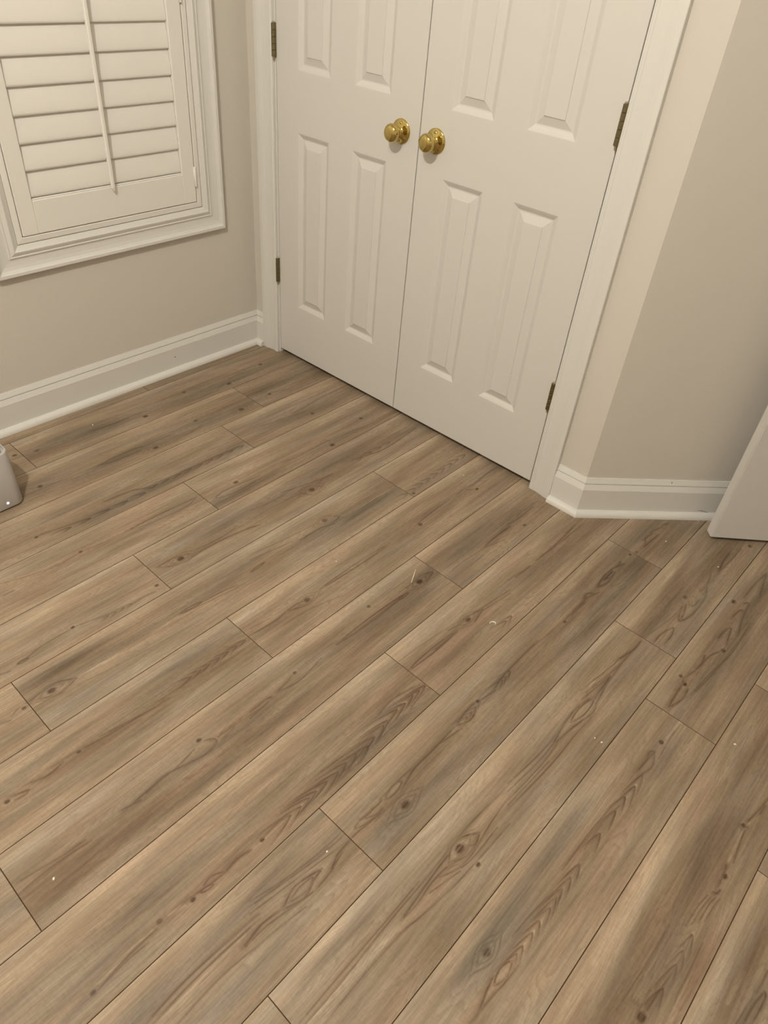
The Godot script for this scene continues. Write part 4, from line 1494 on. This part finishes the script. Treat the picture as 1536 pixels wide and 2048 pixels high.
	bl(1.948, 1.624, 0.025, 0.140, -0.1, -0.2)
	bl(1.959, 1.672, 0.022, 0.120, -0.2, 0.4)
	bl(1.813, 1.723, 0.015, 0.110, 0.3, -0.1)
	sk(2.6, 0.55, [1.715, 1.813, 1.701, 1.778, 1.704, 1.745, 1.713, 1.712])
	sk(2.4, 0.5, [1.715, 1.813, 1.728, 1.772, 1.718, 1.739, 1.713, 1.712])
	sk(2, 0.45, [1.714, 1.799, 1.708, 1.767, 1.712, 1.735, 1.722, 1.762, 1.714, 1.799])
	sk(5, -0.35, [1.724, 1.742, 1.721, 1.719, 1.715, 1.712])
	sk(3.2, 0.5, [1.729, 1.702, 1.715, 1.671, 1.712, 1.632])
	sk(2, 0.4, [1.733, 1.746, 1.729, 1.707, 1.715, 1.652])
	sk(2.4, 0.5, [1.710, 1.886, 1.706, 1.859, 1.714, 1.812])
	sk(1.8, 0.4, [1.715, 1.890, 1.715, 1.851, 1.726, 1.791, 1.733, 1.746])
	sk(1.6, 0.4, [1.668, 1.852, 1.679, 1.787, 1.694, 1.687, 1.696, 1.633])
	sk(1.6, 0.4, [1.678, 1.860, 1.691, 1.768, 1.711, 1.633])
	sk(1.4, 0.35, [1.661, 1.846, 1.676, 1.776, 1.687, 1.689, 1.689, 1.635])
	sk(1.6, 0.4, [1.729, 1.902, 1.732, 1.846, 1.742, 1.780])
	sk(1.4, 0.35, [1.670, 1.829, 1.683, 1.739, 1.694, 1.659])
	sk(3.4, 0.5, [1.713, 1.899, 1.706, 1.859])
	sk(2, 0.45, [1.688, 2.085, 1.682, 2.002, 1.687, 1.878, 1.690, 1.846])
	sk(1.8, 0.4, [1.696, 2.077, 1.692, 1.974, 1.697, 1.852])
	sk(1.8, 0.4, [1.725, 2.049, 1.721, 1.960, 1.729, 1.879])
	sk(5, -0.25, [1.701, 2.065, 1.700, 1.963, 1.698, 1.890])
	bl(1.631, 1.692, 0.025, 0.120, -0.2, 0.1)
	bl(1.616, 1.745, 0.018, 0.120, 0.3, 0.1)
	bl(1.642, 1.806, 0.025, 0.080, -0.2, 0.2)
	bl(1.747, 1.858, 0.022, 0.120, 0.05, 0.4)
	bl(1.756, 1.711, 0.022, 0.100, 0.1, -0.4)
	bl(1.669, 1.975, 0.020, 0.120, -0.2, 0.6)
	bl(1.667, 2.074, 0.020, 0.090, -0.15, 0.6)
	bl(1.757, 1.988, 0.025, 0.100, 0, 0.6)
	kn(2.007, 0.382, 0.0062)
	sk(2.6, 0.5, [2.022, 0.341, 2.024, 0.256, 2.032, 0.188])
	sk(2.6, 0.5, [2.054, 0.307, 2.042, 0.244, 2.032, 0.188])
	sk(2.2, 0.45, [2.029, 0.370, 2.042, 0.356, 2.050, 0.425, 2.066, 0.502])
	sk(2.2, 0.45, [2.027, 0.450, 2.033, 0.401, 2.043, 0.397])
	sk(2.4, 0.5, [2.031, 0.551, 2.032, 0.518, 2.042, 0.488, 2.054, 0.553])
	kn(2.058, 0.583, 0.0054)
	sk(2.2, 0.5, [2.032, 0.703, 2.034, 0.666, 2.030, 0.634])
	sk(1.8, 0.45, [2.036, 0.688, 2.039, 0.630, 2.054, 0.588])
	sk(2.4, 0.55, [2.033, 0.860, 2.030, 0.829, 2.027, 0.777, 2.023, 0.753])
	sk(2.2, 0.5, [2.033, 0.860, 2.047, 0.812, 2.044, 0.771])
	kn(2.032, 0.764, 0.0047)
	kn(2.013, 0.747, 0.0041)
	sk(1.8, 0.4, [2.021, 0.749, 2.032, 0.703])
	sk(1.8, 0.35, [2.055, 0.809, 2.065, 0.675, 2.078, 0.578, 2.073, 0.428])
	sk(1.6, 0.3, [2.059, 0.794, 2.072, 0.650, 2.074, 0.525])
	sk(1.5, 0.3, [2.036, 0.870, 2.062, 0.747, 2.072, 0.608])
	bl(2.045, 0.402, 0.025, 0.140, -0.25, -0.3)
	bl(2.060, 0.663, 0.030, 0.120, -0.25, 0.1)
	bl(2.021, 0.772, 0.018, 0.060, -0.3, 0.2)
	bl(2.105, 0.730, 0.025, 0.120, 0.2, -0.3)
	bl(2.108, 0.521, 0.025, 0.140, 0.1, -0.3)
	kn(2.064, 0.964, 0.0049)
	sk(3, -0.4, [2.056, 0.969, 2.057, 0.955, 2.067, 0.952])
	sk(2.4, 0.5, [2.058, 1.076, 2.062, 1.025, 2.065, 0.997])
	sk(2.2, 0.5, [2.068, 1.078, 2.077, 1.039, 2.068, 1.007])
	sk(2.2, 0.45, [2.059, 1.027, 2.057, 1.006, 2.065, 0.997])
	sk(3, -0.2, [2.066, 0.972, 2.072, 0.875])
	sk(1.6, 0.3, [2.079, 1.008, 2.075, 0.937, 2.076, 0.884])
	ch(2.071, 1.073, 0.070, 0.015, 0.55)
	ch(2.072, 1.111, 0.070, 0.015, 0.55)
	ch(2.068, 1.149, 0.070, 0.015, 0.55)
	ch(2.069, 1.193, 0.070, 0.015, 0.55)
	ch(2.070, 1.261, 0.070, 0.015, 0.55)
	ch(2.071, 1.347, 0.070, 0.015, 0.55)
	ch(2.072, 1.382, 0.070, 0.015, 0.55)
	ch(2.071, 1.413, 0.070, 0.015, 0.55)
	ch(2.071, 1.434, 0.070, 0.015, 0.55)
	ch(2.074, 1.459, 0.055, 0.014, 0.45)
	ch(2.071, 1.493, 0.055, 0.014, 0.45)
	ch(2.073, 1.520, 0.055, 0.014, 0.45)
	ch(2.072, 1.551, 0.055, 0.014, 0.45)
	ch(2.072, 1.569, 0.055, 0.014, 0.45)
	sk(1.6, 0.4, [2.051, 1.373, 2.053, 1.275, 2.059, 1.170])
	sk(1.6, 0.35, [2.063, 1.314, 2.062, 1.236, 2.071, 1.163])
	nd(2.072, 1.639, 2.072, 1.584, 0.0080, 0.5)
	sk(2.4, 0.5, [2.074, 1.715, 2.076, 1.692, 2.067, 1.655, 2.062, 1.627])
	sk(2.2, 0.45, [2.076, 1.692, 2.079, 1.652, 2.084, 1.612, 2.085, 1.577])
	kn(2.031, 1.606, 0.0071)
	sk(1.6, 0.35, [2.050, 1.551, 2.053, 1.495, 2.062, 1.427])
	sk(1.6, 0.35, [2.052, 1.382, 2.055, 1.299, 2.063, 1.193])
	bl(2.039, 1.577, 0.022, 0.090, -0.15, 1.1)
	bl(2.015, 1.376, 0.018, 0.110, -0.25, 0.7)
	bl(2.014, 1.274, 0.016, 0.080, -0.15, 1.0)
	bl(2.088, 1.212, 0.014, 0.090, -0.25, -0.6)
	bl(2.099, 1.391, 0.025, 0.160, -0.1, -0.4)
	bl(2.025, 1.649, 0.022, 0.110, -0.2, 0.6)
	bl(2.105, 1.614, 0.022, 0.110, 0.12, 0.2)
	bl(2.111, 1.281, 0.018, 0.090, 0.1, -0.3)
	bl(2.008, 1.546, 0.022, 0.100, -0.2, 0.6)
	bl(2.041, 0.991, 0.020, 0.100, -0.15, 0.1)
	kn(2.283, 1.025, 0.0040)
	sk(3, 0.5, [2.278, 1.027, 2.291, 1.023])
	sk(2, 0.45, [2.284, 1.019, 2.295, 0.960, 2.299, 0.923])
	sk(4, -0.3, [2.289, 1.014, 2.300, 0.928])
	sk(1.8, 0.4, [2.298, 1.119, 2.291, 1.057, 2.290, 1.026])
	sk(5, -0.3, [2.290, 1.136, 2.286, 1.072, 2.285, 1.033])
	kn(2.296, 1.159, 0.0049)
	sk(2.4, 0.5, [2.291, 1.206, 2.298, 1.202, 2.300, 1.191])
	sk(2.2, 0.4, [2.294, 1.188, 2.292, 1.149, 2.289, 1.133])
	ch(2.294, 1.310, 0.060, 0.014, 0.5)
	ch(2.293, 1.348, 0.060, 0.014, 0.5)
	ch(2.294, 1.378, 0.060, 0.014, 0.5)
	ch(2.293, 1.432, 0.060, 0.014, 0.5)
	kn(2.285, 1.500, 0.0066)
	sk(1.5, 0.35, [2.278, 1.303, 2.280, 1.254, 2.286, 1.218])
	sk(1.5, 0.35, [2.285, 1.293, 2.288, 1.244, 2.292, 1.215])
	sk(1.5, 0.35, [2.293, 1.282, 2.295, 1.233, 2.299, 1.211])
	sk(1.5, 0.35, [2.301, 1.271, 2.304, 1.221, 2.307, 1.207])
	sk(1.6, 0.35, [2.288, 1.465, 2.295, 1.377, 2.294, 1.312])
	sk(1.8, 0.4, [2.287, 1.483, 2.290, 1.437])
	sk(1.6, 0.3, [2.316, 1.430, 2.316, 1.380, 2.314, 1.308])
	sk(1.5, 0.25, [2.248, 1.520, 2.253, 1.414, 2.254, 1.326])
	sk(3, -0.25, [2.325, 1.475, 2.321, 1.426, 2.320, 1.360])
	sk(2.2, 0.45, [2.300, 0.944, 2.299, 0.972])
	bl(2.252, 1.165, 0.022, 0.180, -0.15, 0.5)
	bl(2.244, 1.396, 0.025, 0.160, -0.15, -0.3)
	bl(2.176, 1.201, 0.020, 0.250, 0.25, -0.1)
	bl(2.193, 1.344, 0.014, 0.250, 0.25, -0.2)
	bl(2.272, 1.491, 0.022, 0.070, -0.25, 0.3)
	bl(2.330, 1.417, 0.022, 0.090, -0.1, -0.3)
	sk(2.4, 0.5, [2.420, 1.383, 2.423, 1.342, 2.430, 1.307])
	sk(2.2, 0.5, [2.431, 1.373, 2.435, 1.319, 2.430, 1.307])
	sk(2.4, 0.5, [2.420, 1.319, 2.422, 1.269])
	sk(1.6, 0.35, [2.411, 1.392, 2.417, 1.334])
	sk(3, -0.25, [2.388, 1.372, 2.392, 1.302])
	bl(2.384, 1.240, 0.020, 0.250, -0.15, -0.3)
	bl(2.376, 1.380, 0.014, 0.120, -0.1, 0.8)
	bl(2.402, 1.262, 0.018, 0.140, -0.2, 0.0)
